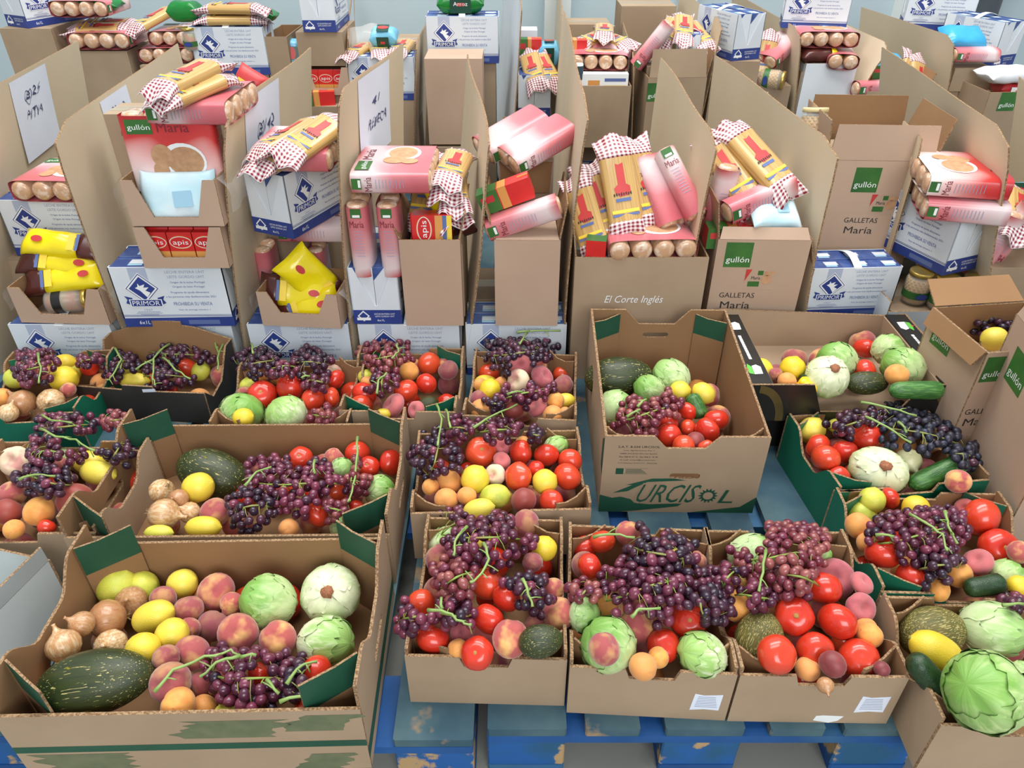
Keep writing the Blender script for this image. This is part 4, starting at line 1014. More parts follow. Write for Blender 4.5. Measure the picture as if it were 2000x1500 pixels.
# ------------------------------------------------------------------ packaged goods
def sup(w, h, e, n=20):
    o = []
    for j in range(n):
        a = 2 * math.pi * j / n; c, s = math.cos(a), math.sin(a)
        o.append((w / 2 * math.copysign(abs(c) ** (2 / e), c), h / 2 * math.copysign(abs(s) ** (2 / e), s)))
    return o
def rect(x0, x1, y0, y1): return [(x0, y0), (x1, y0), (x1, y1), (x0, y1)]
ML, MW, MH = .30, .14, .18
def milk_meshes():
    L, Wd, Hh = ML, MW, MH; C = {}
    FRm = {'front': frame((-L / 2, -Wd / 2, 0), (1, 0, 0), (0, 0, 1)), 'back': frame((L / 2, Wd / 2, 0), (-1, 0, 0), (0, 0, 1)),
           'left': frame((-L / 2, Wd / 2, 0), (0, -1, 0), (0, 0, 1)), 'right': frame((L / 2, -Wd / 2, 0), (0, 1, 0), (0, 0, 1))}
    for s in ('front', 'back'):
        C[s] = MB().slab(rect(0, L, 0, Hh), FRm[s], .003).mesh('side_panel', ['white_board'])
        m = MB(); m.poly([(0, 0), (L, 0), (L, .03), (0, .027)], FRm[s], 0); m.poly(rect(0, L, .0325, .0342), FRm[s], 0); m.poly(rect(0, L, .0362, .0374), FRm[s], 0)
        C['band_' + s] = m.mesh('blue_band', ['navy_print'])
        f = FRm[s]; m = MB(); cx, cz = .075, .118
        m.poly(rect(cx - .024, cx + .024, .12, Hh - .001), f, 3, .0003)
        def dia(r, mm, off): m.poly([(cx - r, cz), (cx, cz - r), (cx + r, cz), (cx, cz + r)], f, mm, off)
        dia(.047, 1, .0005); dia(.044, 0, .0007); dia(.041, 1, .0009); dia(.035, 0, .0011)
        m.poly([(cx - .018, cz + .002), (cx - .006, cz - .006), (cx + .008, cz - .026), (cx + .02, cz - .012), (cx + .008, cz - .006), (cx + .019, cz + .004), (cx + .005, cz + .003), (cx + .01, cz + .013), (cx - .004, cz + .008), (cx - .008, cz + .016), (cx - .01, cz + .006)], f, 1, .0013)
        bz = .072
        m.poly([(cx - .054, bz + .002), (cx - .034, bz - .006), (cx - .034, bz + .018), (cx - .054, bz + .024), (cx - .048, bz + .013)], f, 0, .0012)
        m.poly([(cx + .054, bz + .002), (cx + .048, bz + .013), (cx + .054, bz + .024), (cx + .034, bz + .018), (cx + .034, bz - .006)], f, 0, .0012)
        m.poly(rect(cx - .044, cx + .044, bz - .009, bz + .014), f, 1, .0014); m.poly(rect(cx - .041, cx + .041, bz - .007, bz + .012), f, 0, .0016)
        m.text('PRIMOR', .074, .014, f, cx, bz + .0025, 1, .1, .0019)
        C['logo_' + s] = m.mesh('logo', ['navy_print', 'white_print', 'text_grey', 'grey_print'])
        m = MB(); m.text('1947', .022, .006, f, cx, .053, 1)
        for k in range(4): m.poly(rect(cx - (.06, .07, .05, .04)[k] / 2, cx + (.06, .07, .05, .04)[k] / 2, .0462 - k * .0042, .048 - k * .0042), f, 1, .0006)
        tx = .2
        m.text('LECHE ENTERA UHT', .105, .008, f, tx, .166, 1); m.text('LEITE GORDO UHT', .098, .008, f, tx, .152, 1)
        m.text('Origen de la leche: Portugal', .092, .0075, f, tx, .135, 0); m.text('Origem do leite: Portugal', .085, .0075, f, tx, .122, 0)
        m.text('Programa de ayuda alimentaria', .102, .0075, f, tx, .105, 0); m.text('a las personas más desfavorecidas 2021', .134, .0075, f, tx, .092, 0)
        m.text('PROHIBIDA SU VENTA', .104, .0105, f, tx, .071, 0); m.text('Fase de entrega número: 1', .085, .006, f, tx, .052, 0)
        C['text_' + s] = m.mesh('lettering', ['text_blue', 'text_grey'])
        m = MB(); m.text('6x1L', .03, .011, f, .055, .014, 0, .1, .001); m.poly(rect(.175, .26, .007, .0205), f, 1, .0008)
        C['btext_' + s] = m.mesh('lettering', ['white_print', 'text_blue'])
    for s in ('left', 'right'):
        C[s] = MB().slab([(0, 0), (Wd, 0), (Wd, Hh), (Wd * .9, Hh), (Wd * .53, Hh * .33), (Wd * .47, Hh * .33), (Wd * .1, Hh), (0, Hh)], FRm[s], .003).mesh('end_panel', ['white_board'])
        f = FRm[s]; m = MB(); m.poly(rect(0, Wd, 0, .046), f, 0); C['band_' + s] = m.mesh('blue_band', ['navy_print'])
        m = MB(); m.poly([(.012, .026), (.03, .008), (.048, .026), (.03, .044)], f, 0, .0008); m.poly([(.017, .026), (.03, .013), (.043, .026), (.03, .039)], f, 1, .001)
        m.poly(rect(.01, .05, .012, .021), f, 0, .0012)
        m.text('LECHE ENTERA UHT', .06, .005, f, .092, .033, 0, 0, .001); m.text('LEITE GORDO UHT', .056, .005, f, .092, .025, 0, 0, .001); m.text('6x1L', .022, .007, f, .08, .012, 0, 0, .001)
        C['btext_' + s] = m.mesh('lettering', ['white_print', 'navy_print'])
    C['base'] = MB().box(-L / 2 + .003, L / 2 - .003, -Wd / 2 + .003, Wd / 2 - .003, 0, .003).mesh('base', ['white_board'])
    bw, bd, bh = .0965, .0655, .176
    m = MB(); m.box(-bw / 2, bw / 2, -bd / 2, bd / 2, 0, bh, 0, 1)
    fr = frame((0, 0, bh), (1, 0, 0), (0, 1, 0))
    m.poly(rect(-.004, .04, -.012, .012), fr, 0, .0008); m.poly(rect(-.004, .034, -.024, -.012), fr, 2, .0006); m.box(-bw / 2, bw / 2, bd / 2 - .006, bd / 2 - .004, bh, bh + .002, 1)
    f2 = frame((-bw / 2, bd / 2, 0), (0, -1, 0), (0, 0, 1)); m.poly([(.0, bh), (.032, bh), (.0, bh - .04)][::-1], f2, 1, .0005)
    f3 = frame((bw / 2, -bd / 2, 0), (0, 1, 0), (0, 0, 1)); m.poly([(.0, bh), (.032, bh), (.0, bh - .04)][::-1], f3, 1, .0005)
    C['brick'] = m.mesh('milk_brick', ['white_board', 'blue_top', 'sky_print'])
    rings = []
    for i in range(9):
        t = i / 8; y = -Wd / 2 - .001 + (Wd + .002) * t; z = Hh - .004 + .02 * math.sin(math.pi * t)
        rings.append([(-.013, y, z), (.013, y, z), (.013, y, z + .0012), (-.013, y, z + .0012)])
    C['handle'] = MB().loft(rings, 0, False).mesh('carry_strap', ['white_print'])
    return C
def milk(M, label, sc=1.0):
    C = cached('milk', milk_meshes)
    t = thing('milk_box', label, 'milk box', M @ Matrix.Scale(sc, 4), 'boxes of milk cartons')
    for s in ('front', 'back'):
        sp_ = part('side_panel', C[s], t); part('blue_band', C['band_' + s], sp_); part('logo', C['logo_' + s], sp_); part('lettering', C['text_' + s], sp_); part('lettering', C['btext_' + s], sp_)
    for s in ('left', 'right'): sp_ = part('end_panel', C[s], t); part('blue_band', C['band_' + s], sp_); part('lettering', C['btext_' + s], sp_)
    part('base', C['base'], t); part('carry_strap', C['handle'], t)
    for i in range(3):
        for j in (-1, 1): part('milk_brick', C['brick'], t, V3((i - 1) * .0978, j * .0335, .0035))
    return t
BR = .062; BL = .205
def pack_meshes(n, red):
    w = n * BR + .004; h = BR + .002; C = {}; mb = MB()
    prof = sup(w, h, 3.2 if n < 3 else 6, 28)
    rings = [[(x, y, z + h / 2) for x, z in prof] for y in [-BL / 2 + BL * i / 8 for i in range(9)]]
    mb.loft(rings, 0, True, False)
    C['wrapper'] = mb.mesh('wrapper', ['pack_print_red' if red else 'pack_print'])
    r = BR / 2 - .0025
    m = MB(); m.loft([[(rr * math.cos(2 * math.pi * j / 18), y, rr * math.sin(2 * math.pi * j / 18)) for j in range(18)] for rr, y in ((r * .3, -BL / 2 - .006), (r * .8, -BL / 2 - .005), (r, -BL / 2 + .002), (r, BL / 2 - .002), (r * .8, BL / 2 + .005), (r * .3, BL / 2 + .006))])
    C['roll'] = m.mesh('biscuit_roll', ['biscuit_film'])
    prs = []
    for s in (-1, 1):
        f = frame((s * w / 2, -s * -BL / 2, h / 2), (0, s, 0), (0, 0, 1)) if s > 0 else frame((s * w / 2, BL / 2, h / 2), (0, -1, 0), (0, 0, 1))
        if s > 0: f = frame((w / 2, -BL / 2, h / 2), (0, 1, 0), (0, 0, 1))
        m = MB(); m.poly(rect(.002, .028, -.014, .015), f, 0, .0008); m.poly(rect(.019, .026, -.009, .011), f, 1, .001)
        prs.append(('logo', m.mesh('logo', ['leaf_print', 'white_print'])))
        fv = (f[0], f[2] * -1, f[1], f[3])
        fr = (f[0], f[2], -f[1], f[3])
        m = MB(); m.text('María', .038, .019, fr, 0, -.046, 0, 0, .001)
        for k in range(9): m.poly(rect(.066 + k * .009, .0675 + k * .009, -.013 + (k % 3) * .002, .013), f, 1, .0008)
        prs.append(('lettering', m.mesh('lettering', ['wine_print', 'text_grey'])))
    f = frame((-w / 2, -BL / 2, h), (1, 0, 0), (0, 1, 0))
    m = MB()
    def ell(cx, cy, a, b, mm, off): m.poly([(cx + a * math.cos(2 * math.pi * k / 22), cy + b * math.sin(2 * math.pi * k / 22)) for k in range(22)], f, mm, off)
    if n >= 3:
        ell(w * .62, .085, .062, .05, 2, .0008); ell(w * .64, .085, .05, .04, 0, .0011); ell(w * .4, .1, .03, .032, 0, .0013); ell(w * .36, .06, .022, .024, 0, .0014)
        prs.append(('biscuit_picture', m.mesh('biscuit_picture', ['biscuit', 'leaf_print', 'white_print'])))
        m = MB(); m.poly(rect(w * .08, w * .36, .158, .196), f, 0, .0008); m.text('gullón', w * .24, .018, f, w * .22, .174, 1, 0, .001); prs.append(('logo', m.mesh('logo', ['leaf_print', 'white_print'])))
        m = MB(); m.text('María', w * .34, .026, f, w * .58, .176, 0, 0, .001); prs.append(('lettering', m.mesh('lettering', ['wine_print'])))
    C['prints'] = prs
    return C
def biscuits(M, label, n=4, red=False, sc=1.0):
    C = cached(('pack', n, red), lambda: pack_meshes(n, red))
    t = thing('biscuit_pack', label, 'biscuits', M @ Matrix.Scale(sc, 4) @ Matrix.Translation((0, 0, -BR / 2)), 'packs of round biscuits')
    wr = part('wrapper', C['wrapper'], t)
    for i in range(n): part('biscuit_roll', C['roll'], t, V3((i - (n - 1) / 2) * BR, 0, BR / 2 + .001))
    for nm, me in C['prints']: part(nm, me, wr)
    return t
def spag_meshes(v):
    rn = random.Random(v); C = {}; L = .27
    def section(x):
        ax = abs(x)
        if ax < .078: return .085, .036, 3.0
        f = min(1, (ax - .078) / .05)
        return .085 + .016 * f, .036 * (1 - f) ** .7 + .004, 3.0 - .8 * f
    xs = [-.135, -.125, -.112, -.1, -.088, -.078, -.05, 0, .05, .078, .088, .1, .112, .125, .135]
    rings = []; n = 24; ph = rn.uniform(0, 6)
    for x in xs:
        w, h, e = section(x); ax = abs(x); f = max(0, (ax - .078) / .057); s = 1 if x > 0 else -1
        ring = []
        for (y, z) in sup(w, h, e, n):
            zz = z + f * f * .012 * math.sin(y * 95 + ph + s) - f * f * .012
            xx = x + f * .008 * math.sin(y * 60 + ph * 2)
            ring.append((xx, y, zz))
        rings.append(ring)
    per = []
    acc = 0
    base = sup(.085, .036, 3, n)
    for j in range(n + 1):
        per.append(acc); a, b = base[j % n], base[(j + 1) % n]; acc += math.hypot(a[0] - b[0], a[1] - b[1])
    mb = MB(); mb.loft(rings[5:10], 0, True, False)
    C['film'] = mb.mesh('film_body', ['pasta'])
    for nm, rr, xx in (('a', rings[:6], xs[:6]), ('b', rings[9:], xs[9:])):
        mb = MB(); mb.loft(rr, 0, True, True, uvs=lambda i, j, xx=xx: (xx[i] * 1.25 + .001, per[j] + .001))
        C['end' + nm] = mb.mesh('gingham_end', ['gingham'])
    fr = frame((0, 0, .0183), (1, 0, 0), (0, 1, 0)); m = MB()
    m.poly(rect(.012, .077, -.011, .009), fr, 0); m.poly([(-.016, -.014), (-.008, -.02), (.006, -.02), (.012, -.011), (.012, .01), (.004, .02), (-.008, .018), (-.018, .008)], fr, 0)
    C['label'] = m.mesh('red_label', ['red_print'])
    m = MB(); m.poly(rect(-.066, -.06, -.034, .034), fr, 0); m.poly(rect(-.058, -.05, -.034, .034), fr, 1); m.poly(rect(-.03, -.022, -.018, .02), fr, 0, .0008); C['stripe'] = m.mesh('label_stripe', ['text_blue', 'yellow_print'])
    fv = (fr[0], V3(0, -1, 0), V3(1, 0, 0), fr[3])
    m = MB()
    for q in range(8): m.poly([(-.024 + q * .006, -.016 + .002 * (q % 3)), (-.0205 + q * .006, -.016), (-.0205 + q * .006, -.009 + .002 * (q % 2)), (-.024 + q * .006, -.010)], fv, 0, .0009)
    C['text'] = m.mesh('lettering', ['text_dark'])
    return C
def spag(M, label, v=0, sc=1.0):
    C = cached(('spag', v), lambda: spag_meshes(v))
    t = thing('spaghetti_pack', label, 'pasta', M @ Matrix.Scale(sc, 4), 'packs of spaghetti with gingham ends')
    fb_ = part('film_body', C['film'], t); part('gingham_end', C['enda'], t); part('gingham_end', C['endb'], t)
    part('red_label', C['label'], fb_); part('label_stripe', C['stripe'], fb_); part('lettering', C['text'], fb_)
    return t
def pillow(L, w, h, seed, ex=2.4, crumple=.004, flat=.16):
    """soft bag lying flat, sealed at both x ends"""
    rn = random.Random(seed); rings = []; n = 22; ph = [rn.uniform(0, 6.28) for _ in range(5)]
    for i in range(15):
        t = i / 14; x = -L / 2 + L * t
        e = min(t, 1 - t) / flat; f = min(1, e); prof = math.sin(f * math.pi / 2) ** .7
        hh = h * prof + .003; ww = w * (1.04 - .1 * prof)
        ring = []
        for y, z in sup(ww, hh, ex, n):
            c = crumple * (math.sin(y * 70 + x * 40 + ph[0]) + math.sin(x * 90 - y * 50 + ph[1])) * .5
            ring.append((x + .4 * c, y, z + c + (1 - f) * .006 * math.sin(y * 60 + ph[2])))
        rings.append(ring)
    return rings
def pouch(M, label, body='yellow_bag', ends='choco', L=.2, w=.1, h=.05, v=0, name='cocoa_bag', cat='cocoa bag', lab=True, group='yellow cocoa bags', sc=1.0):
    key = ('pouch', body, ends, L, w, h, v)
    def mk():
        r = pillow(L, w, h, v); C = {}
        k = 11 if ends else 15
        C['b'] = MB().loft(r[:k], 0, True, True).mesh('bag_body', [body])
        if ends: C['e'] = MB().loft(r[k - 1:], 0, True, True).mesh('bag_end', [ends])
        if lab:
            fr = frame((0, 0, h / 2), (1, 0, 0), (0, 1, 0)); m = MB()
            m.poly(rect(L * .1, L * .19, -w * .3, w * .3), fr, 0, .005); m.poly(rect(L * .2, L * .24, -w * .3, w * .3), fr, 1, .005); C['l'] = m.mesh('label_print', ['yellow_print', 'text_blue'])
            m = MB(); m.poly([(-L * .28 + .016 * math.cos(2 * math.pi * q / 18), .01 * math.sin(2 * math.pi * q / 18)) for q in range(18)], fr, 0, .0045); C['o'] = m.mesh('logo', ['red_print'])
        return C
    C = cached(key, mk)
    t = thing(name, label, cat, M @ Matrix.Scale(sc, 4), group)
    bb_ = part('bag_body', C['b'], t)
    if ends: part('bag_end', C['e'], t)
    if lab: part('label_print', C['l'], bb_); part('logo', C['o'], bb_)
    return t
def softbag(M, label, mat, L=.16, w=.1, h=.06, name='food_bag', cat='bag', panel=None, v=1, group=None, ptext=None):
    key = ('soft', mat, L, w, h, v, panel, ptext)
    def mk():
        C = {'b': MB().loft(pillow(L, w, h, v + 7, 2.8, .003, .2), 0, True, True).mesh('bag_body', [mat])}
        if panel:
            fr = frame((0, -w / 2 * .97, 0), (1, 0, 0), (0, 0, 1)); m = MB(); m.poly(rect(-L * .22, L * .22, -h * .42, h * .3), fr, 0, .005); m.poly(rect(-L * .08, L * .08, -h * .1, h * .05), fr, 1, .006)
            ft = frame((0, 0, h / 2), (1, 0, 0), (0, 1, 0)); m.poly(rect(-L * .22, L * .22, -w * .36, w * .3), ft, 0, .004)
            m.poly([(.025 * math.cos(2 * math.pi * q / 16), .014 * math.sin(2 * math.pi * q / 16)) for q in range(16)], ft, 1, .0048)
            C['p'] = m.mesh('label_panel', [panel, 'red_print'])
        if mat == 'pale_blue_bag':
            ft = frame((0, 0, h / 2), (1, 0, 0), (0, 1, 0)); m = MB()
            m.poly([(-L * .05, -w * .22), (L * .2, -w * .2), (L * .2, w * .12), (-L * .05, w * .1)], ft, 0, .004)
            C['p2'] = m.mesh('faded_print', ['sky_print'])
        if ptext:
            ft = frame((0, -w / 2 * .97, 0), (1, 0, 0), (0, 0, 1)); m = MB(); m.text(ptext, L * .3, h * .18, ft, .0, 0, 0, 0, .006); C['t'] = m.mesh('lettering', ['white_print'])
        return C
    C = cached(key, mk)
    t = thing(name, label, cat, M, group)
    part('bag_body', C['b'], t)
    if panel: part('label_panel', C['p'], t)
    if 'p2' in C: part('faded_print', C['p2'], t)
    if ptext: part('lettering', C['t'], t)
    return t
def tetra(M, label, w=.066, d=.045, h=.095, group=None, name='tomato_sauce_carton', cat='sauce carton', sc=1.0):
    def mk():
        C = {}; m = MB(); m.box(-w / 2, w / 2, -d / 2, d / 2, 0, h)
        m.add([(-w / 2, -.002, h), (w / 2, -.002, h), (w / 2, .002, h), (-w / 2, .002, h), (-w / 2, 0, h + .006), (w / 2, 0, h + .006)], [(0, 1, 5, 4), (3, 4, 5, 2), (1, 2, 5), (0, 4, 3)])
        C['body'] = m.mesh('carton_body', ['red_carton']); C['p'] = []
        for s in (-1, 1):
            f = frame((0, s * d / 2, 0), (-s, 0, 0), (0, 0, 1)); m = MB()
            m.poly(rect(-w / 2, w / 2, .0, .012), f, 0, .0004); m.poly(rect(-w / 2, w / 2, .012, .022), f, 1, .0004); m.poly(rect(-w / 2, w / 2, .022, .04), f, 2, .0004)
            C['p'].append(('colour_bands', m.mesh('colour_bands', ['yellow_print', 'text_blue', 'orange_print'])))
            m = MB()
            for a, b, mm, o in ((.031, .019, 2, .0005), (.03, .017, 0, .0007), (.0285, .0155, 1, .0009)): m.poly([(a * math.cos(2 * math.pi * q / 24), .066 + b * math.sin(2 * math.pi * q / 24)) for q in range(24)], f, mm, o)
            m.text('apis', .042, .017, f, 0, .064, 0, 0, .0012)
            C['p'].append(('logo', m.mesh('logo', ['white_print', 'red_carton', 'orange_print'])))
        return C
    C = cached(('tetra', w, d, h), mk)
    t = thing(name, label, cat, M @ Matrix.Scale(sc, 4), group)
    cb_ = part('carton_body', C['body'], t)
    for nm, me in C['p']: part(nm, me, cb_)
    return t
def redbrick(M, label, w=.15, d=.055, h=.06, group=None):
    def mk():
        C = {'b': MB().box(-w / 2, w / 2, -d / 2, d / 2, 0, h).mesh('carton_body', ['red_carton'])}
        m = MB()
        for f in (frame((0, -d / 2, 0), (1, 0, 0), (0, 0, 1)), ):
            m.poly(rect(-w / 2, -w * .12, 0, h), f, 0, .0004); m.poly(rect(-w * .1, w * .06, 0, h), f, 1, .0004); m.poly(rect(-w * .45, -w * .2, h * .5, h * .8), f, 2, .0007)
        f = frame((0, -d / 2, h), (1, 0, 0), (0, 1, 0)); m.poly(rect(-w / 2, -w * .12, 0, d), f, 0, .0004); m.poly(rect(-w * .1, w * .06, 0, d), f, 1, .0004)
        C['p'] = m.mesh('label_print', ['leaf_print', 'orange_print', 'red_print'])
        m = MB(); m.box(w / 2 - .03, w / 2, -.002, .002, h, h + .003); C['s'] = m.mesh('fold_seam', ['orange_print'])
        return C
    C = cached(('redbrick', w, d, h), mk)
    t = thing('tomato_carton', label, 'food carton', M, group)
    part('carton_body', C['b'], t); part('label_print', C['p'], t); part('fold_seam', C['s'], t)
    return t
def jar(M, label, fill='chickpea', r=.037, h=.1, lid='gold_lid', label_mat='leaf_print', group=None, sc=1.0):
    def mk():
        C = {}
        C['glass'] = MB().lathe([(r * .85, 0), (r, .006), (r, h * .74), (r * .92, h * .82), (r * .84, h * .86), (r * .84, h * .92)], 24).mesh('glass', ['glass'])
        m = MB()
        if fill == 'chickpea':
            rn = random.Random(4)
            for k in range(9):
                for q in range(15):
                    a = 2 * math.pi * (q + .5 * (k % 2)) / 15; z = .012 + k * .0078
                    c = V3((r - .0065) * math.cos(a), (r - .0065) * math.sin(a), z); s = .0053
                    o = [c + V3(s, 0, 0), c - V3(s, 0, 0), c + V3(0, s, 0), c - V3(0, s, 0), c + V3(0, 0, s), c - V3(0, 0, s)]
                    m.add(o, [(0, 2, 4), (2, 1, 4), (1, 3, 4), (3, 0, 4), (2, 0, 5), (1, 2, 5), (3, 1, 5), (0, 3, 5)], 0, True)
        m.lathe([(r * .8, .004), (r * .86, .006), (r * .86, h * .76), (r * .5, h * .78)], 20)
        C['fill'] = m.mesh('contents', [fill])
        C['lid'] = MB().lathe([(r * .9, h * .88), (r * .93, h * .885), (r * .93, h * .985), (r * .88, h), (r * .6, h * .985), (r * .1, h * .985)], 24).mesh('lid', [lid])
        m = MB(); m.lathe([(r + .0006, h * .2), (r + .0006, h * .42)], 24, cap=False); C['label'] = m.mesh('label_band', [label_mat])
        m = MB()
        f = frame((0, -r - .0012, h * .31), (1, 0, 0), (0, 0, 1)); m.poly([(.018 * math.cos(2 * math.pi * q / 16), .009 * math.sin(2 * math.pi * q / 16)) for q in range(16)], f, 0, .001); C['oval'] = m.mesh('label_oval', ['navy_print'])
        return C
    C = cached(('jar', fill, lid, label_mat, r, h), mk)
    t = thing('glass_jar', label, 'jar', M @ Matrix.Scale(sc, 4), group)
    part('contents', C['fill'], t); part('glass', C['glass'], t); part('lid', C['lid'], t); part('label_band', C['label'], t)
    if label_mat == 'leaf_print': part('label_oval', C['oval'], t)
    return t
def openbox(M, label, w, d, h, mo='kraft_pink', mi='kraft_in', flaps=(), closed=False, prt=None, name='cardboard_box', cat='cardboard box', group=None, front_h=None, tape=False, t_=.005):
    t = thing(name, label, cat, M, group)
    x, y = w / 2, d / 2
    FR = {'front': frame((-x, -y, 0), (1, 0, 0), (0, 0, 1)), 'back': frame((x, y, 0), (-1, 0, 0), (0, 0, 1)), 'left': frame((-x, y, 0), (0, -1, 0), (0, 0, 1)), 'right': frame((x, -y, 0), (0, 1, 0), (0, 0, 1))}
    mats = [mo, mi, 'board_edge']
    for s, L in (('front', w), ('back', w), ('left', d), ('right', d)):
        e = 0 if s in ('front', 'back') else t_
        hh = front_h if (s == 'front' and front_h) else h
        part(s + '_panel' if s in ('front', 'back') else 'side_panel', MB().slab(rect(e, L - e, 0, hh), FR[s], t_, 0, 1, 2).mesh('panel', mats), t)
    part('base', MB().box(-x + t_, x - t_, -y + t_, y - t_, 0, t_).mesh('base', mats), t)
    if closed:
        for s in (-1, 1): part('top_flap', MB().box(-x, x, min(0, s * y) + .0005, max(0, s * y) - .0005, h, h + t_).mesh('top_flap', [mo]), t)
        if tape: part('packing_tape', MB().box(-x, x, -.024, .024, h + t_, h + t_ + .0006).mesh('packing_tape', ['tape']), t)
    for s, ang, ln in flaps:
        O, U, V, N = FR[s]; L = w if s in ('front', 'back') else d
        a = R(ang); dv = V * math.cos(a) + N * math.sin(a)
        hh = front_h if (s == 'front' and front_h) else h
        fr = frame(O + V * (hh + .0008) - N * .0, U, dv)
        part('flap', MB().slab([(.004, 0), (L - .004, 0), (L - .012, ln), (.012, ln)], fr, .004, 0, 1, 2).mesh('flap', mats), t)
    if prt: prt(t, FR, w, d, h)
    return t
def gullon(side='front', top=.02, big=.075, pic=True, gx=.03, text=True):
    def f(t, FR, w, d, h):
        fr = FR[side]; m = MB(); z1 = h - top
        m.poly(rect(gx, gx + big, z1 - big, z1), fr, 0); m.text('gullón', big * .86, big * .3, fr, gx + big * .5, z1 - big * .72, 1, 0, .0008)
        part('green_logo', m.mesh('green_logo', ['leaf_print', 'white_print']), t)
        if pic:
            a0, b0 = gx + big * .9, z1 - big * 1.08; pw, ph = .085, .062
            m = MB(); m.poly(rect(a0, a0 + pw, b0 - ph, b0), fr, 0); m.poly([(a0, b0 - ph * .6), (a0 + pw * .2, b0), (a0, b0)], fr, 1, .0007); m.poly(rect(a0 + pw * .4, a0 + pw * .58, b0 - ph * .28, b0 - ph * .06), fr, 2, .0007)
            for cx, cy, r_ in ((.72, -.5, .24), (.7, -.2, .13), (.88, -.18, .12)): m.poly([(a0 + pw * cx + ph * r_ * math.cos(2 * math.pi * q / 16), b0 + ph * cy + ph * r_ * math.sin(2 * math.pi * q / 16)) for q in range(16)], fr, 3, .0009)
            m.poly(rect(a0 + pw * .12, a0 + pw * .5, b0 - ph * .86, b0 - ph * .6), fr, 2, .001); m.text('María', pw * .3, ph * .16, fr, a0 + pw * .36, b0 - ph * .42, 4, 0, .0012)
            part('biscuit_picture', m.mesh('biscuit_picture', ['kraft_pink', 'red_print', 'leaf_print', 'biscuit', 'text_dark']), t)
        if text:
            m = MB(); zt = z1 - big * 1.08 - .082; cx = gx + big * .72
            m.text('GALLETAS', .1, .016, fr, cx, zt, 0, 0, .0008); m.text('María', .085, .022, fr, cx, zt - .032, 0, 0, .0008)
            part('lettering', m.mesh('lettering', ['text_dark']), t)
    return f
def tray(M, label, w, d, h, lip=.035, mo='kraft_pink', group=None, film=False):
    """display tray: tall back and sides, front cut down to a low lip"""
    t = thing('display_tray', label, 'cardboard tray', M, group); x, y = w / 2, d / 2; t_ = .004
    mats = [mo, 'kraft_in', 'board_edge']
    part('front_panel', MB().slab([(0, 0), (w, 0), (w, h), (w * .87, h), (w * .74, lip), (w * .26, lip), (w * .13, h), (0, h)], frame((-x, -y, 0), (1, 0, 0), (0, 0, 1)), t_, 0, 1, 2).mesh('front_panel', mats), t)
    part('back_panel', MB().slab(rect(0, w, 0, h), frame((x, y, 0), (-1, 0, 0), (0, 0, 1)), t_, 0, 1, 2).mesh('back_panel', mats), t)
    part('side_panel', MB().slab(rect(t_, d - t_, 0, h), frame((-x, y, 0), (0, -1, 0), (0, 0, 1)), t_, 0, 1, 2).mesh('side_panel', mats), t)
    part('side_panel', MB().slab(rect(t_, d - t_, 0, h), frame((x, -y, 0), (0, 1, 0), (0, 0, 1)), t_, 0, 1, 2).mesh('side_panel', mats), t)
    part('base', MB().box(-x + t_, x - t_, -y + t_, y - t_, 0, t_).mesh('base', mats), t)
    if film:
        rn = random.Random(5)
        for s in (-1, 1):
            rings = []
            for i in range(7):
                q = i / 6
                rings.append([(s * (x + .003 + .03 * math.sin(2.2 * q) + .006 * math.sin(9 * u + i)), -y + .01 + (d - .02) * u, h * (1.02 - q * .75)) for u in [j / 6 for j in range(7)]])
            v = [p for r_ in rings for p in r_]
            part('torn_film', MB().add(v, [(i * 7 + j, i * 7 + j + 1, (i + 1) * 7 + j + 1, (i + 1) * 7 + j) for i in range(6) for j in range(6)], 0, True).mesh('torn_film', ['film']), t)
    return t
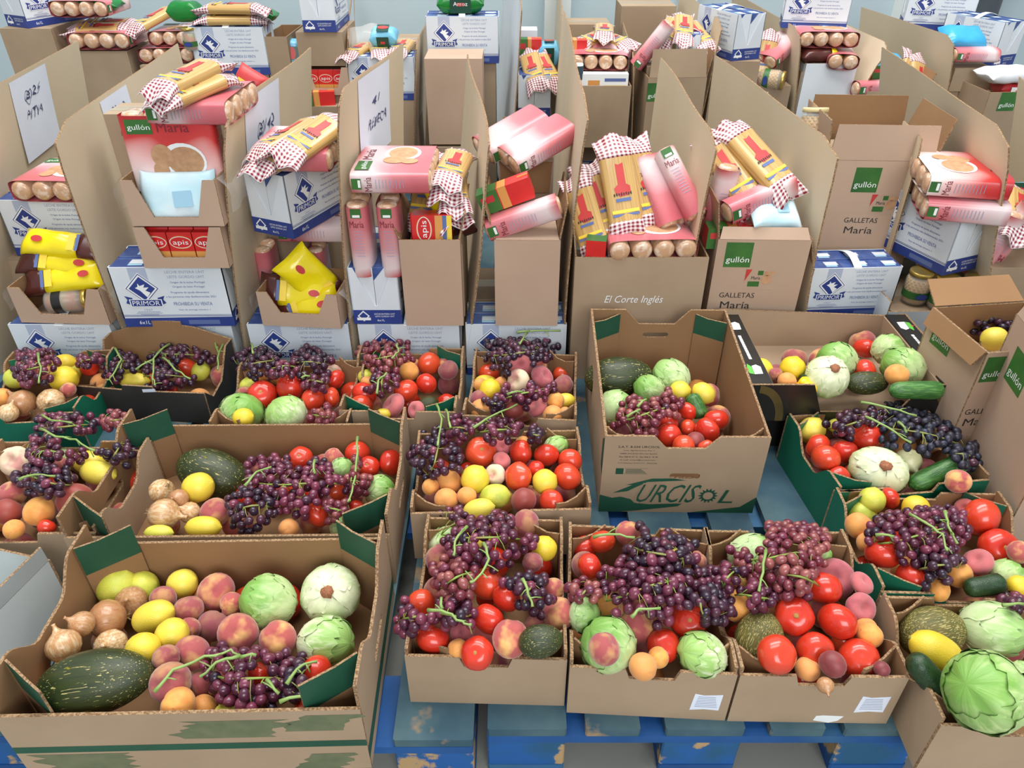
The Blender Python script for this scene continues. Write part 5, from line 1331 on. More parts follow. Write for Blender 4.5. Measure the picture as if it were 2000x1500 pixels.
def sheet(label, ft, bt, fb, Yf, bulge=.03, zt=None, Yb=None, mat='kraft_sheet', note=None, name='cardboard_divider', round_=.03, zb=PZ, droop=0.0):
    """tall upright cardboard sheet running back into the stacks"""
    A = aty(ft[0], ft[1], Yf); z = A.z
    B = atz(bt[0], bt[1], z) if Yb is None else aty(bt[0], bt[1], Yb)
    C = aty(fb[0], fb[1], Yf)
    xb = C.x + (zb - C.z) * (A.x - C.x) / max(.05, A.z - C.z)
    nu, nv = 12, 9; t_ = .005
    def P(u, v):    # u along depth, v up
        top = A.lerp(B, u); zz = zb + (z - zb) * v
        zz += (B.z - A.z) * u * v
        x0 = xb + (B.x - A.x) * u
        x = x0 + (top.x - x0) * v + bulge * math.sin(math.pi * v) * (1 - u * .5) + .4 * bulge * math.sin(2 * math.pi * u) * v
        return V3(x, A.y + (B.y - A.y) * u, zz)
    f = [[P(i / (nu - 1), j / (nv - 1)) for i in range(nu)] for j in range(nv)]
    n = nu
    v1 = [p for r_ in f for p in r_]
    # rounded upper front corner
    v1 = [p.copy() for p in v1]; v1[(nv - 1) * n].z -= round_; v1[(nv - 1) * n].y += .005
    v2 = [p + V3(t_, 0, 0) for p in v1]
    mb = MB(); q = [(j * n + i, j * n + i + 1, (j + 1) * n + i + 1, (j + 1) * n + i) for j in range(nv - 1) for i in range(nu - 1)]
    mb.add(v1, [k[::-1] for k in q], 0, True); mb.add(v2, q, 0, True)
    N_ = len(v1); vv = v1 + v2
    ed = [(i, i + 1) for i in range(nu - 1)] + [((nv - 1) * n + i + 1, (nv - 1) * n + i) for i in range(nu - 1)] + [((j + 1) * n, j * n) for j in range(nv - 1)] + [(j * n + n - 1, (j + 1) * n + n - 1) for j in range(nv - 1)]
    mb.add(vv, [(a, b, b + N_, a + N_) for a, b in ed], 1)
    me = mb.mesh(name, [mat, 'board_edge'])
    o = solo(name, me, label, 'cardboard sheet', None, 'upright cardboard sheets between the stacks')
    if note:
        u0, u1, v0, v1_, side, lines, nl = note
        m = MB(); k = 7; off = V3(t_ + .0015 if side > 0 else -.0015, 0, 0)
        g = [[P(u0 + (u1 - u0) * i / k, v0 + (v1_ - v0) * j / k) + off + V3(side * .006 * (1 - j / k) ** 2, 0, 0) for i in range(k + 1)] for j in range(k + 1)]
        g2 = [p for r_ in g for p in r_]
        m.add(g2, [(j * (k + 1) + i, j * (k + 1) + i + 1, (j + 1) * (k + 1) + i + 1, (j + 1) * (k + 1) + i)[::1 if side > 0 else -1] for j in range(k) for i in range(k)], 0, True)
        nt = thing('paper_note', nl, 'paper note', g2[0].copy(), 'paper notes on the cardboard sheets')
        Mi = Matrix.Translation(-g2[0])
        for i_, q_ in enumerate(m.v): m.v[i_] = tuple(Mi @ Vector(q_))
        part('sheet_of_paper', m.mesh('sheet_of_paper', ['paper']), nt)
        # handwriting follows the paper
        m = MB()
        for txt, w_, h_, cu, cv in lines:
            vs, fs, tw, th = glyphs(txt)
            if txt == '0':
                q_ = 20; vs = [(.5 + s_ * math.cos(2 * math.pi * a_ / q_), .5 + s_ * math.sin(2 * math.pi * a_ / q_)) for s_ in (.5, .44) for a_ in range(q_)]
                fs = [(a_, (a_ + 1) % q_, q_ + (a_ + 1) % q_, q_ + a_) for a_ in range(q_)]; tw = th = 1.0
            def onp(a, b):
                a = min(max(a, 0), 1); b = min(max(b, 0), 1)
                aa = a if side > 0 else 1 - a
                fi, fj = aa * k, b * k; i, j = min(int(fi), k - 1), min(int(fj), k - 1); du, dv = fi - i, fj - j
                return g[j][i].lerp(g[j][i + 1], du).lerp(g[j + 1][i].lerp(g[j + 1][i + 1], du), dv) + V3(side * .0012, 0, 0) - g2[0]
            m.add([onp(cu + (x / tw - .5) * w_ + .05 * (y / th), cv + (y / th - .5) * h_ + .02 * math.sin(9 * x)) for x, y in vs], fs, 0)
        if lines: part('handwriting', m.mesh('handwriting', ['ink']), nt)
    return o
def FB(px, py, Y, d=0.0, rz=0, rx=0, ry=0, z=None, sc=1.0):
    """bottom front centre seen at this pixel on the plane Y; returns the matrix of the bottom centre"""
    p = aty(px, py, Y)
    if z is not None: p.z = z
    q = Matrix.Rotation(R(rz - 90 * round(rz / 90)), 3, 'Z') @ V3(0, d / 2, 0)
    return TR(p + q, rx, ry, rz, sc)
def CT(px, py, Y, rx=0, ry=0, rz=0):
    return TR(aty(px, py, Y), rx, ry, rz)
# ------------------------------------------------------------------ second row: one bay of goods per household
def lean(px, py, Y, xa, za):
    """pack with its long axis xa and its face towards za"""
    x = Vector(xa).normalized(); z = Vector(za); z = (z - x * z.dot(x)).normalized(); y = z.cross(x)
    M = Matrix((x, y, z)).transposed().to_4x4(); M.translation = aty(px, py, Y); return M
def roll_to(px, py, Y, ya, xa):
    y = Vector(ya).normalized(); x = Vector(xa); x = (x - y * x.dot(y)).normalized(); z = x.cross(y)
    M = Matrix((x, y, z)).transposed().to_4x4(); M.translation = aty(px, py, Y); return M
def corner(px, py, Y, z, rz, lx, ly):
    """box whose bottom corner (lx, ly) stands at this pixel"""
    p = aty(px, py, Y); p.z = z
    return TR(p - Matrix.Rotation(R(rz), 3, 'Z') @ V3(lx, ly, 0), 0, 0, rz)
def support(px, py, Y, w, d, z0, z1, label, mo='kraft_grey', rz=0):
    return openbox(FB(px, py, Y, d, rz, z=z0), label, w, d, z1 - z0 - .005, mo=mo, closed=True, tape=True)
Y0 = 1.90
# sheets between the bays
sheet('tall cardboard sheet at far left with a paper note', (-150, 242), (150, 80), (-30, 640), Y0, .0, note=(.44, .70, .66, .985, 1, [('B', .1, .07, .36, .75), ('0', .2, .16, .36, .74), ('25', .22, .09, .6, .77), ('PETYA', .44, .09, .45, .53)], 'white paper note taped to the sheet at far left'))
sheet('tall cardboard sheet right of the yellow cocoa bags, with note', (95, 258), (345, 85), (240, 640), Y0, -.008, note=(.29, .48, .66, .985, 1, [('B', .1, .07, .34, .8), ('0', .2, .16, .34, .79), ('148', .26, .09, .62, .8), ('M CARMEN', .72, .1, .5, .5)], 'white paper note beside the tall red biscuit stack'))
sheet('tall cardboard sheet left of the leaning milk box, with note', (432, 226), (605, 92), (473, 610), Y0, -.015, note=(.20, .54, .55, .985, 1, [('B', .1, .07, .4, .68), ('0', .2, .16, .4, .67), ('142', .26, .09, .66, .69), ('MARIA', .56, .1, .5, .42)], 'white paper note above the leaning milk box'))
sheet('tall cardboard sheet left of the upright biscuit rolls, with note', (656, 184), (785, 84), (691, 690), Y0, -.012, note=(.27, .70, .70, .99, 1, [('41', .22, .09, .5, .66), ('REBECA', .6, .1, .55, .42)], 'white paper note left of the upright biscuit rolls'))
sheet('tall cardboard sheet left of the tumbled biscuit box', (953, 262), (912, 106), (908, 690), Y0, .012)
sheet('tall cardboard sheet left of the box with white script', (1148, 212), (1100, 22), (1105, 650), Y0, -.012)
sheet('tall cardboard sheet right of the box with white script', (1402, 272), (1290, 113), (1342, 640), Y0, -.015)
sheet('tall cardboard sheet left of the two stacked milk boxes', (1642, 288), (1396, 108), (1574, 645), Y0, -.015)
sheet('short cardboard sheet beside the tall printed box', (1803, 274), (1764, 236), (1735, 500), 2.1, .0)
sheet('tall cardboard sheet right of the milk box with jars', (1980, 266), (1722, 92), (1935, 560), Y0, -.01)
sheet('tall cardboard sheet at the right edge', (2092, 262), (1990, 150), (2030, 600), 2.0, .0)

# bay 1
milk(FB(118, 645, Y0, MW, z=PZ), 'milk box under the jar tray in the first bay')
tA = FB(132, 640, Y0, .2, -3, z=.327)
tray(tA, 'shrink-wrapped tray holding a lying jar in the first bay', .27, .2, .115, .03, film=True)
jar(lean(95, 590, 1.96, (1, .1, .05), (0, 0, 1)) @ TR(V3(0, 0, 0), 0, 90, 0), 'jar of mixed vegetables lying in the first bay tray', 'bean_fill', .036, .12, 'gold_lid', 'black_print')
pouch(lean(128, 545, 1.99, (-1, -.1, -.1), (0, -.8, .7)), 'lowest yellow cocoa bag in the first bay', v=1, L=.24, w=.085)
pouch(lean(118, 514, 2.02, (-1, 0, .1), (0, -.8, .7)), 'middle yellow cocoa bag in the first bay', v=2, L=.24, w=.085)
pouch(lean(125, 478, 2.04, (1, 0, -.12), (0, -.7, .8)), 'uppermost yellow cocoa bag in the first bay', v=3, L=.23, w=.085)
support(125, 600, 2.115, .3, .16, PZ, .433, 'plain carton behind the jar tray in the first bay')
milk(FB(126, 500, 2.13, MW, -2, z=.436), 'milk box behind the yellow bags in the first bay')
biscuits(FB(108, 390, 2.1, .2, -3, z=.655), 'pack of four biscuit rolls, ends forward, in the first bay')
# bay 2
milk(FB(355, 645, Y0, MW, z=PZ), 'lower milk box behind the charcoal fruit carton')
milk(FB(352, 625, Y0 - .01, MW, 1, z=.326) , 'milk box under the red sauce cartons in the second bay', 1.06)
tray(FB(369, 535, 1.87, .16, 0, z=.522), 'tray of red sauce cartons in the second bay', .235, .16, .12, .032)
for k, dx in enumerate((-.069, 0, .069)):
    tetra(FB(369, 535, 1.88, .05, 0, z=.527) @ Matrix.Translation((dx, 0, 0)), 'red sauce carton, %s in the second bay tray' % ('leftmost', 'middle one', 'rightmost')[k], group='sauce cartons in the second bay')
tray(FB(349, 440, 1.87, .2, 0, z=.645), 'tray with a pale blue bag in the second bay', .245, .2, .125, .025, film=True)
softbag(lean(352, 382, 1.905, (1, 0, .02), (0, -1, .25)), 'pale blue and white plastic bag in the second bay tray', 'pale_blue_bag', .2, .13, .04, 'powdered_milk_bag', 'bag')
biscuits(lean(344, 296, 1.965, (1, 0, 0), (0, -1, .03)), 'red pack standing upright with large biscuit picture, second bay', red=True, sc=.96)
biscuits(lean(350, 290, 2.035, (1, 0, 0), (0, -1, .03)), 'second upright pack behind the large biscuit picture', red=True, sc=.96)
support(352, 450, 2.08, .25, .12, PZ, .88, 'narrow carton behind the upright red biscuit pack')
biscuits(FB(362, 222, 1.93, .25, 88, z=.918), 'pink biscuit pack lying on the tall second bay stack')
spag(lean(378, 176, 1.98, (.5, 1, .1), (0, -.1, 1)), 'lower spaghetti pack crowning the second bay', 1)
spag(lean(366, 150, 2.0, (.42, 1, .12), (0, -.1, 1)), 'upper spaghetti pack crowning the second bay', 2)
# bay 3
milk(FB(583, 648, Y0, MW, z=PZ), 'milk box under the tray of yellow bags, third bay')
tray(FB(592, 650, Y0 - .02, .17, -5, z=.327), 'torn tray holding yellow cocoa bags in the third bay', .235, .17, .11, .045, film=True)
pouch(lean(602, 602, 1.95, (-.9, 0, -.25), (0, -.9, .5)), 'yellow cocoa bag at the bottom of the third bay tray', v=4, L=.2, w=.1)
pouch(lean(578, 570, 1.97, (-1, 0, .1), (.1, -.9, .5)), 'yellow cocoa bag at the left of the third bay tray', v=5, L=.21, w=.1)
pouch(lean(612, 548, 1.985, (.5, .1, -.7), (.2, -.9, .4)), 'upright yellow cocoa bag on top in the third bay', v=6, L=.21, w=.12)
biscuits(lean(528, 530, 2.12, (0, 1, 0), (-1, 0, 0)) @ TR(V3(0, 0, 0), 0, 0, 0), 'upright biscuit pack at left behind the yellow bags', 2, sc=.85)
biscuits(lean(628, 530, 2.12, (0, 1, 0), (-1, 0, 0)), 'upright biscuit pack at right behind the yellow bags', 2, sc=.85)
support(580, 560, 2.2, .24, .2, PZ, .5, 'plain carton behind the upright biscuits in the third bay')
biscuits(FB(612, 478, 2.06, .25, -91, z=.537), 'pink biscuit pack under the leaning milk box')
milk(corner(577, 480, 1.95, .572, 66, -ML / 2, -MW / 2), 'milk box turned end forward in the third bay')
biscuits(FB(568, 340, 1.96, .25, 88, z=.786), 'pink biscuit pack lying on the turned milk box')
spag(lean(560, 302, 2.0, (.6, 1, .1), (0, -.2, 1)), 'lowest spaghetti pack of three in the third bay', 3)
spag(lean(560, 268, 2.02, (.75, 1, .25), (-.5, -.2, 1)), 'left spaghetti pack of three in the third bay', 1)
spag(lean(612, 268, 2.0, (.55, 1, .2), (.35, -.2, 1)), 'right spaghetti pack of three in the third bay', 2)
# bay 4
milk(FB(798, 645, Y0, MW, z=PZ), 'milk box under the tall brown box, fourth bay')
support(798, 640, 2.06, .3, .22, PZ, .322, 'flat carton behind the lowest milk box, fourth bay')
milk(FB(740, 641, Y0, ML, 90, z=.327), 'milk box seen end on below the upright biscuit rolls')
for k, px in enumerate((708, 765)):
    biscuits(lean(px, 458, 1.96, (0, -1, 0), (1, 0, 0)), 'upright pair of biscuit rolls, %s one of the two columns' % ('left', 'right')[k], 2)
biscuits(FB(762, 372, 1.90, .25, 89, z=.748), 'pink biscuit pack laid across the upright rolls, fourth bay')
openbox(FB(850, 640, Y0 - .01, .26, 0, z=.326), 'tall plain brown box with open flaps in the fourth bay', .168, .26, .27, flaps=(('left', 22, .06), ('right', 14, .07), ('back', 8, .08)))
support(850, 470, 1.93, .15, .21, .335, .565, 'inner carton inside the tall brown box, fourth bay')
tetra(lean(852, 442, 1.94, (0, .1, 1), (-1, 0, 0)) @ TR(V3(0, 0, -.045), 0, 0, 0), 'red sauce carton lying in the tall brown box', sc=1.15)
pouch(lean(878, 408, 2.02, (.3, 0, -.8), (.2, -.9, .4)), 'yellow bag in the tall brown box of the fourth bay', L=.19, w=.1, v=7)
for k in range(4):
    spag(lean(878 + (k % 2) * 8, 398 - k * 24, 2.05 + .01 * k, (-.12 + .12 * k - .1, 1, .06), (.1 * (k - 1), 0, 1)), 'spaghetti pack, %s of four stacked in the fourth bay' % ('lowest', 'second lowest', 'second highest', 'highest')[k], 1 + k % 3)
spag(lean(835, 372, 2.12, (.2, .7, .8), (-.3, -1, .5)), 'spaghetti pack standing behind the four stacked ones', 2)
# bay 5
milk(FB(1008, 648, Y0, MW, z=PZ), 'milk box under the box of tumbled biscuits, fifth bay')
support(1010, 640, 2.06, .26, .22, PZ, .322, 'flat carton behind the lowest milk box, fifth bay')
openbox(FB(1028, 640, Y0 - .01, .28, -1, z=.326), 'plain brown box with tumbled biscuit packs, fifth bay', .182, .28, .27, flaps=(('front', -80, .1), ('left', 16, .09), ('right', 10, .1)))
support(1028, 480, 1.98, .16, .17, .335, .56, 'inner carton inside the brown box, fifth bay')
biscuits(lean(1022, 425, 1.93, (0, -1, 0), (-.35, 0, 1)), 'single pink biscuit roll pack tilted in the fifth bay', 1)
redbrick(lean(995, 397, 1.97, (1, 0, .38), (-.38, 0, 1)), 'red and green tomato carton tilted above the biscuit roll')
openbox(FB(1025, 560, 2.2, .18, 0, z=PZ), 'plain box with hanging front flap behind the tumbled biscuits', .165, .18, .565, flaps=(('front', 170, .09), ('back', 10, .08)), closed=True)
biscuits(lean(1000, 262, 2.24, (-.5, .85, .1), (-.25, -.3, 1)), 'left tumbled pink biscuit pack above the hanging flap', 2)
biscuits(lean(1050, 282, 2.16, (-.5, .85, .1), (-.25, -.3, 1)), 'right tumbled pink biscuit pack above the hanging flap', 2)
# bay 6
def script(t, FR, w, d, h):
    m = MB(); m.text('El Corte Inglés', .165, .03, FR['front'], w * .47, .272, 0, .25, .0008)
    part('script_lettering', m.mesh('script_lettering', ['white_print']), t)
openbox(FB(1234, 690, Y0 - .02, .32, 0, z=PZ), 'large brown box with white script lettering', .37, .32, .405, mo='kraft', prt=script, flaps=(('left', 6, .1),))
support(1234, 600, 1.93, .34, .26, .152, .50, 'inner carton inside the box with white script')
biscuits(FB(1275, 498, 1.89, .2, 4, z=.565), 'four biscuit rolls with ends forward over the script box')
redbrick(FB(1165, 490, 1.93, .06, 80, z=.535), 'red carton lying end forward in the script box', group=None)
biscuits(roll_to(1296, 372, 2.06, (-.35, .6, .7), (.9, .5, 0)), 'left leaning pair of biscuit rolls in the script box', 2)
biscuits(roll_to(1328, 366, 2.05, (-.4, .6, .65), (.2, .75, -.6)), 'right leaning pair of biscuit rolls by the sheet', 2)
spag(lean(1212, 372, 2.0, (-.18, .5, .85), (.1, -.9, .5)), 'large leaning spaghetti pack at front of the script box', 1, 1.12)
spag(lean(1258, 362, 2.06, (-.25, .55, .8), (.35, -.8, .5)), 'leaning spaghetti pack in the middle of the script box', 2, 1.1)
spag(lean(1145, 425, 1.98, (-.25, .6, .7), (-.3, -.8, .6)), 'leftmost leaning spaghetti pack in the script box', 3)
spag(lean(1170, 400, 2.02, (-.3, .6, .7), (-.1, -.8, .6)), 'second leftmost leaning spaghetti pack in the script box', 2)
softbag(lean(1155, 365, 2.12, (1, 0, .2), (0, -.9, .5)), 'white plastic bag at the back of the script box', 'white_bag', .12, .1, .05, 'sugar_bag', 'bag')
# bay 7
milk(FB(1455, 660, Y0 + .02, MW, z=PZ), 'milk box under the printed biscuit carton, seventh bay')
support(1455, 640, 2.08, .28, .2, PZ, .322, 'flat carton behind the lowest milk box, seventh bay')
openbox(FB(1457, 648, Y0, .32, -2, z=.327), 'printed biscuit carton with green square in the seventh bay', .255, .32, .265, prt=gullon(gx=.025, top=.008), flaps=(('front', -35, .035), ('right', 165, .11), ('left', 8, .1)))
support(1457, 560, 1.94, .22, .26, .34, .545, 'inner carton inside the printed biscuit carton, seventh bay')
redbrick(FB(1437, 448, 1.93, .055, 0, z=.552), 'red tomato carton at front of the seventh bay')
softbag(lean(1510, 412, 1.98, (1, .2, -.15), (-.2, -.6, 1)), 'pale blue bag at the right of the seventh bay', 'pale_blue_bag', .15, .12, .05, 'powdered_milk_bag', 'bag', v=3)
biscuits(lean(1482, 388, 1.99, (.3, -.9, 0), (-.35, .1, 1)), 'pink biscuit roll pack tilted under spaghetti, seventh bay', 1)
biscuits(lean(1405, 395, 2.04, (0, -1, 0), (-1, 0, .1)), 'upright biscuit roll at the left of the seventh bay', 1)
spag(lean(1425, 335, 2.06, (-.45, .6, .55), (-.3, -.6, .8)), 'left leaning spaghetti pack in the seventh bay', 3)
spag(lean(1482, 312, 2.06, (-.55, .6, .5), (.1, -.6, .8)), 'right leaning spaghetti pack in the seventh bay', 1, 1.1)
support(1470, 480, 2.14, .25, .1, .34, .70, 'narrow carton behind the seventh bay spaghetti')
# bay 8
milk(FB(1641, 680, 1.955, MW, 2, z=PZ), 'lower of the two milk boxes in the eighth bay', .89)
milk(FB(1646, 640, 1.957, MW, 3, z=PZ + MH * .89 + .012), 'upper of the two milk boxes in the eighth bay', .89)
openbox(FB(1628, 640, 2.15, .26, -3, z=PZ), 'tall printed biscuit carton with raised flaps', .31, .26, .585, mo='kraft_pink', prt=gullon(gx=.09, top=.02), flaps=(('front', -4, .1), ('right', 14, .12), ('back', 4, .12), ('left', 6, .11)))
support(1630, 500, 2.17, .27, .22, .152, .72, 'inner carton inside the tall printed carton')
jar(TR(V3(aty(1598, 222, 2.3).x, 2.3, .728), -14, 0, 0), 'jar with cream lid inside the tall printed carton', lid='cream_lid', sc=1.1)
# bay 9
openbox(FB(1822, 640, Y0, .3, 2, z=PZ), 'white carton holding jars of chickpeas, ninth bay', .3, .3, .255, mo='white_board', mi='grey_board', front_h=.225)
support(1822, 640, 1.92, .27, .25, .152, .352, 'inner carton under the chickpea jars')
for k, (px, Y_) in enumerate(((1838, 1.945), (1892, 1.945), (1782, 1.985), (1790, 2.08))):
    jar(FB(px, 588, Y_, 0, z=.3575), 'chickpea jar, %s in the white carton' % ('front left', 'front right', 'one at the left side', 'rear left')[k], group='chickpea jars')
milk(corner(1836, 548, 1.94, .463, -68, ML / 2, -MW / 2), 'milk box turned corner forward on the chickpea jars')
biscuits(lean(1868, 388, 2.03, (-.25, -1, 0), (0, 0, 1)), 'lower pink biscuit pack on the corner-forward milk box')
biscuits(lean(1868, 340, 2.05, (-.2, -1, 0), (0, 0, 1)), 'upper biscuit pack on the corner-forward milk box', red=True)
support(1975, 600, 2.0, .3, .3, PZ, .46, 'plain carton under the upright biscuits at the right edge', rz=0)
biscuits(lean(1938, 478, 2.05, (-.3, -1, 0), (-.8, .2, .2)), 'upright pink biscuit roll left of two at right edge', 1)
biscuits(lean(1968, 462, 2.07, (-.2, -1, 0), (-.8, .2, .3)), 'upright pink biscuit roll right of two at right edge', 1)
spag(lean(1985, 412, 2.1, (.3, .8, .3), (.2, -.6, .8)), 'spaghetti pack at the right edge above the upright rolls', 2)
softbag(lean(1975, 385, 2.25, (1, 0, 0), (0, -.6, .8)), 'sky blue pack with dark label at the right edge', 'sky_pack', .14, .1, .06, 'lentil_bag', 'bag', 'dark_green')

# big printed cartons at the right
def boxFL(fl, bl, zt, w, z0, **k):
    A, B = atz(fl[0], fl[1], zt), atz(bl[0], bl[1], zt)
    v = (B - A).normalized(); u = V3(v.y, -v.x, 0); d = (B - A).length
    c = A + u * (w / 2) + v * (d / 2); c.z = z0
    return Matrix(((u.x, v.x, 0, c.x), (u.y, v.y, 0, c.y), (0, 0, 1, c.z), (0, 0, 0, 1))), d
def two(t, FR, w, d, h):
    gullon('front', .012, .07, False, .006)(t, FR, w, d, h); gullon('left', .008, .075, False, .03, False)(t, FR, w, d, h)
zt = .52
M, d_ = boxFL((1930, 690), (1822, 600), zt, .25, PZ)
openbox(M, 'open printed biscuit carton holding grapes and a lemon', .25, d_, zt - PZ, prt=two, flaps=(('left', 158, .045), ('back', 60, .08)))
bq = Box(); bq.M = M; bq.Mi = M.inverted(); bq.w = .25; bq.d = d_; bq.h = zt - PZ; bq.z0 = PZ
p = atz(1942, 662, zt - .06)
fruit('L', '', p, .034, .03, 10, 'yellow lemon inside the open printed biscuit carton')
c_ = atz(1945, 642, zt - .07); rn = random.Random(4)
t = thing('grape_bunch', 'dark grape bunch inside the open printed biscuit carton', 'grapes', c_, 'grape bunches in the cartons')
pl = []
for k in range(700):
    q = V3(rn.uniform(-.06, .06), rn.uniform(-.03, .05), rn.uniform(-.01, .022))
    if all((q - z_).length > .016 for z_ in pl): pl.append(q); part('grape', GM['d'], t, TR(q, rn.uniform(0, 90), rn.uniform(0, 90), 0, .0092))
    if len(pl) > 44: break
m = MB(); m.tube([V3(-.05, 0, .02), V3(0, .01, .03), V3(.05, .02, .024)], .002, 6); part('stem', m.mesh('stem', ['stalk']), t)
Mi_ = M.copy(); Mi_.translation = M.translation + V3(0, 0, .006)
openbox(Mi_, 'inner carton under the grapes in the printed carton', .22, d_ - .02, zt - PZ - .12, closed=True)
zt = .60
M, d_ = boxFL((2110, 770), (1985, 612), zt, .3, PZ)
openbox(M, 'tall printed biscuit carton cut by the right edge', .3, d_, zt - PZ, mo='kraft_pink', prt=gullon('left', .05, .085, False, .06, False), flaps=(('left', -12, .05),))
# pale carton at the far left and the white-lined carton behind the big front box
A_ = atz(-60, 1235, .3)
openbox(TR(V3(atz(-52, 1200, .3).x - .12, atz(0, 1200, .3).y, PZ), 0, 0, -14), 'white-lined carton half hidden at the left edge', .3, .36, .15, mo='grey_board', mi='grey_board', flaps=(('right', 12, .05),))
# ------------------------------------------------------------------ back row of stacks
YB = 3.45
def zof(py, Y): return aty(1000, py, Y).z
def base(px, py, Y, w, d, label, z0=PZ, rz=0):
    z1 = zof(py, Y)
    openbox(FB(px, py, Y, d, rz, z=z0), label, w, d, z1 - z0 - .005, mo='kraft_grey', closed=True, tape=True)
    return z1
sheet('back row cardboard sheet with a white note at top', (676, 62), (690, -40), (679, 165), YB, .0, note=(.05, .75, .72, .99, 1, [], 'white note on the back row sheet above the blue pack'))
sheet('back row cardboard sheet left of the milk box with green bag', (811, 82), (840, 30), (806, 306), 3.3, .0, note=(.15, .6, .45, .9, -1, [], 'white note seen edge on beside the milk box'))
sheet('white board leaning beside the milk box with green bag', (1018, 4), (985, -60), (1000, 222), 3.2, .01, mat='white_board', name='white_board_sheet')
sheet('back row cardboard sheet left of the cans box', (1098, 36), (1090, -60), (1088, 200), YB, .0)
sheet('back row cardboard sheet right of the cans box', (1238, 112), (1210, 26), (1232, 290), 3.35, .0)
sheet('back row cardboard sheet right of the gingham topped carton', (1411, 44), (1330, -20), (1365, 250), 3.4, .0)
sheet('back row cardboard sheet left of the gold-lidded jar', (1566, 60), (1430, -16), (1556, 160), 3.4, .0)
sheet('back row cardboard sheet right of the white carton', (1738, 86), (1630, 38), (1650, 230), 3.35, .0)
sheet('back row cardboard sheet left of the cyan bag', (1868, 74), (1682, 14), (1848, 190), 3.35, .0)
# 1 far left
base(48, 56, YB, .22, .3, 'brown carton under the milk box at upper left')
milk(corner(56, 56, YB, zof(56, YB) + .001, 62, -ML / 2, -MW / 2), 'milk box turned corner forward at upper left')
# 2
z = base(182, 100, YB, .29, .3, 'brown carton full of biscuit rolls at upper left')
biscuits(FB(196, 88, YB, .2, 0, z=z + .04), 'four biscuit rolls ends forward at the front, upper left carton', sc=1.05)
spag(lean(195, 58, YB + .08, (1, .1, .0), (0, -.2, 1)), 'spaghetti pack lying across the upper left biscuit rolls', 1, 1.1)
spag(lean(215, 48, YB + .17, (1, -.1, .0), (0, -.2, 1)), 'rear spaghetti pack across the upper left biscuit rolls', 2, 1.1)
biscuits(FB(160, 40, YB + .02, .2, -2, z=z + .16), 'upper row of four biscuit rolls at upper left', sc=1.0)
softbag(TR(aty(190, 8, YB + .1)), 'green rice bag on the upper left biscuit rolls', 'green_bag', .2, .1, .05, 'rice_bag', 'rice bag', v=2)
# 3
z = base(322, 128, YB, .22, .3, 'brown carton between biscuit rolls and milk box, back row')
biscuits(FB(322, 100, YB + .03, .2, 4, z=z + .034), 'lower row of biscuit rolls beside the tagged jar', sc=.95)
biscuits(FB(340, 62, YB + .05, .2, 2, z=z + .098), 'upper row of biscuit rolls beside the tagged jar', sc=.95)
spag(lean(300, 38, YB + .12, (.6, 1, .3), (-.3, -.3, 1)), 'spaghetti pack tilted above the tagged jar', 3, 1.1)
softbag(TR(aty(362, 22, YB + .1)), 'shiny green bag above the tagged jar', 'green_bag', .13, .1, .08, 'rice_bag', 'rice bag', v=5)
jar(TR(aty(376, 98, YB + .0)), 'small jar with a white tag in the back row', 'bean_fill', .03, .09)
# 4
base(458, 146, YB, .3, .2, 'brown carton under the milk box with spaghetti on top')
milk(FB(458, 143, YB, MW, 0, z=zof(146, YB) + .001), 'milk box with two spaghetti packs lying on top', 1.06)
z = zof(146, YB) + MH * 1.06 + .002
spag(TR(V3(aty(448, 55, YB).x, YB + .05, z + .019), 0, 0, 3), 'front spaghetti pack lying on the back row milk box', 2, 1.15)
spag(TR(V3(aty(455, 55, YB).x, YB + .05, z + .062), 0, 0, -3), 'upper spaghetti pack lying on the back row milk box', 1, 1.15)
softbag(TR(aty(500, 30, YB + .15)), 'green and white bag behind the lying spaghetti', 'green_bag', .18, .1, .05, 'rice_bag', 'rice bag', v=3)
# 5
openbox(FB(560, 210, YB, .3, 0, z=PZ), 'narrow open carton with a sky blue pack, back row', .1, .3, zof(72, YB) - PZ, mo='kraft_grey')
base(562, 150, YB + .02, .08, .24, 'inner carton under the sky blue pack', z0=PZ + .006)
softbag(lean(572, 104, YB + .06, (0, .2, 1), (.2, -1, 0)), 'sky blue pack with dark label in the narrow carton', 'sky_pack', .12, .075, .06, 'lentil_bag', 'bag', 'dark_green', v=4)
softbag(lean(478, 180, 2.6, (.4, .2, .6), (0, -1, .3)), 'red and yellow bag behind the note of the third bay', 'red_print', .16, .1, .05, 'snack_bag', 'bag', 'yellow_print')
base(478, 215, 2.6, .12, .12, 'carton under the red and yellow bag')
# 6
z0_ = base(635, 184, YB, .22, .3, 'brown carton under the back row sauce tray')
tray(FB(640, 184, YB - .02, .16, 0, z=z0_ + .001), 'tray of red sauce cartons in the back row', .2, .16, .115, .03)
for k, dx in enumerate((-.064, 0, .064)):
    tetra(FB(640, 184, YB - .012, .05, 0, z=z0_ + .006) @ Matrix.Translation((dx, 0, 0)), 'red sauce carton, %s in the back row tray' % ('leftmost', 'middle one', 'rightmost')[k], group='sauce cartons in the back row', sc=.95)
openbox(FB(630, 118, YB, .3, 0, z=z0_ + .118), 'brown carton on the back row sauce tray', .2, .3, .13, mo='kraft_grey', closed=True)
milk(FB(625, 58, YB - .01, ML, 90, z=z0_ + .255), 'milk box seen end on above the back row sauce tray')
redbrick(FB(622, 208, YB - .06, .055, 10, z=zof(208, YB - .06)), 'red carton in the gap below the back row sauce tray')
base(622, 208, YB - .065, .16, .06, 'small carton under the red carton below the sauce tray')
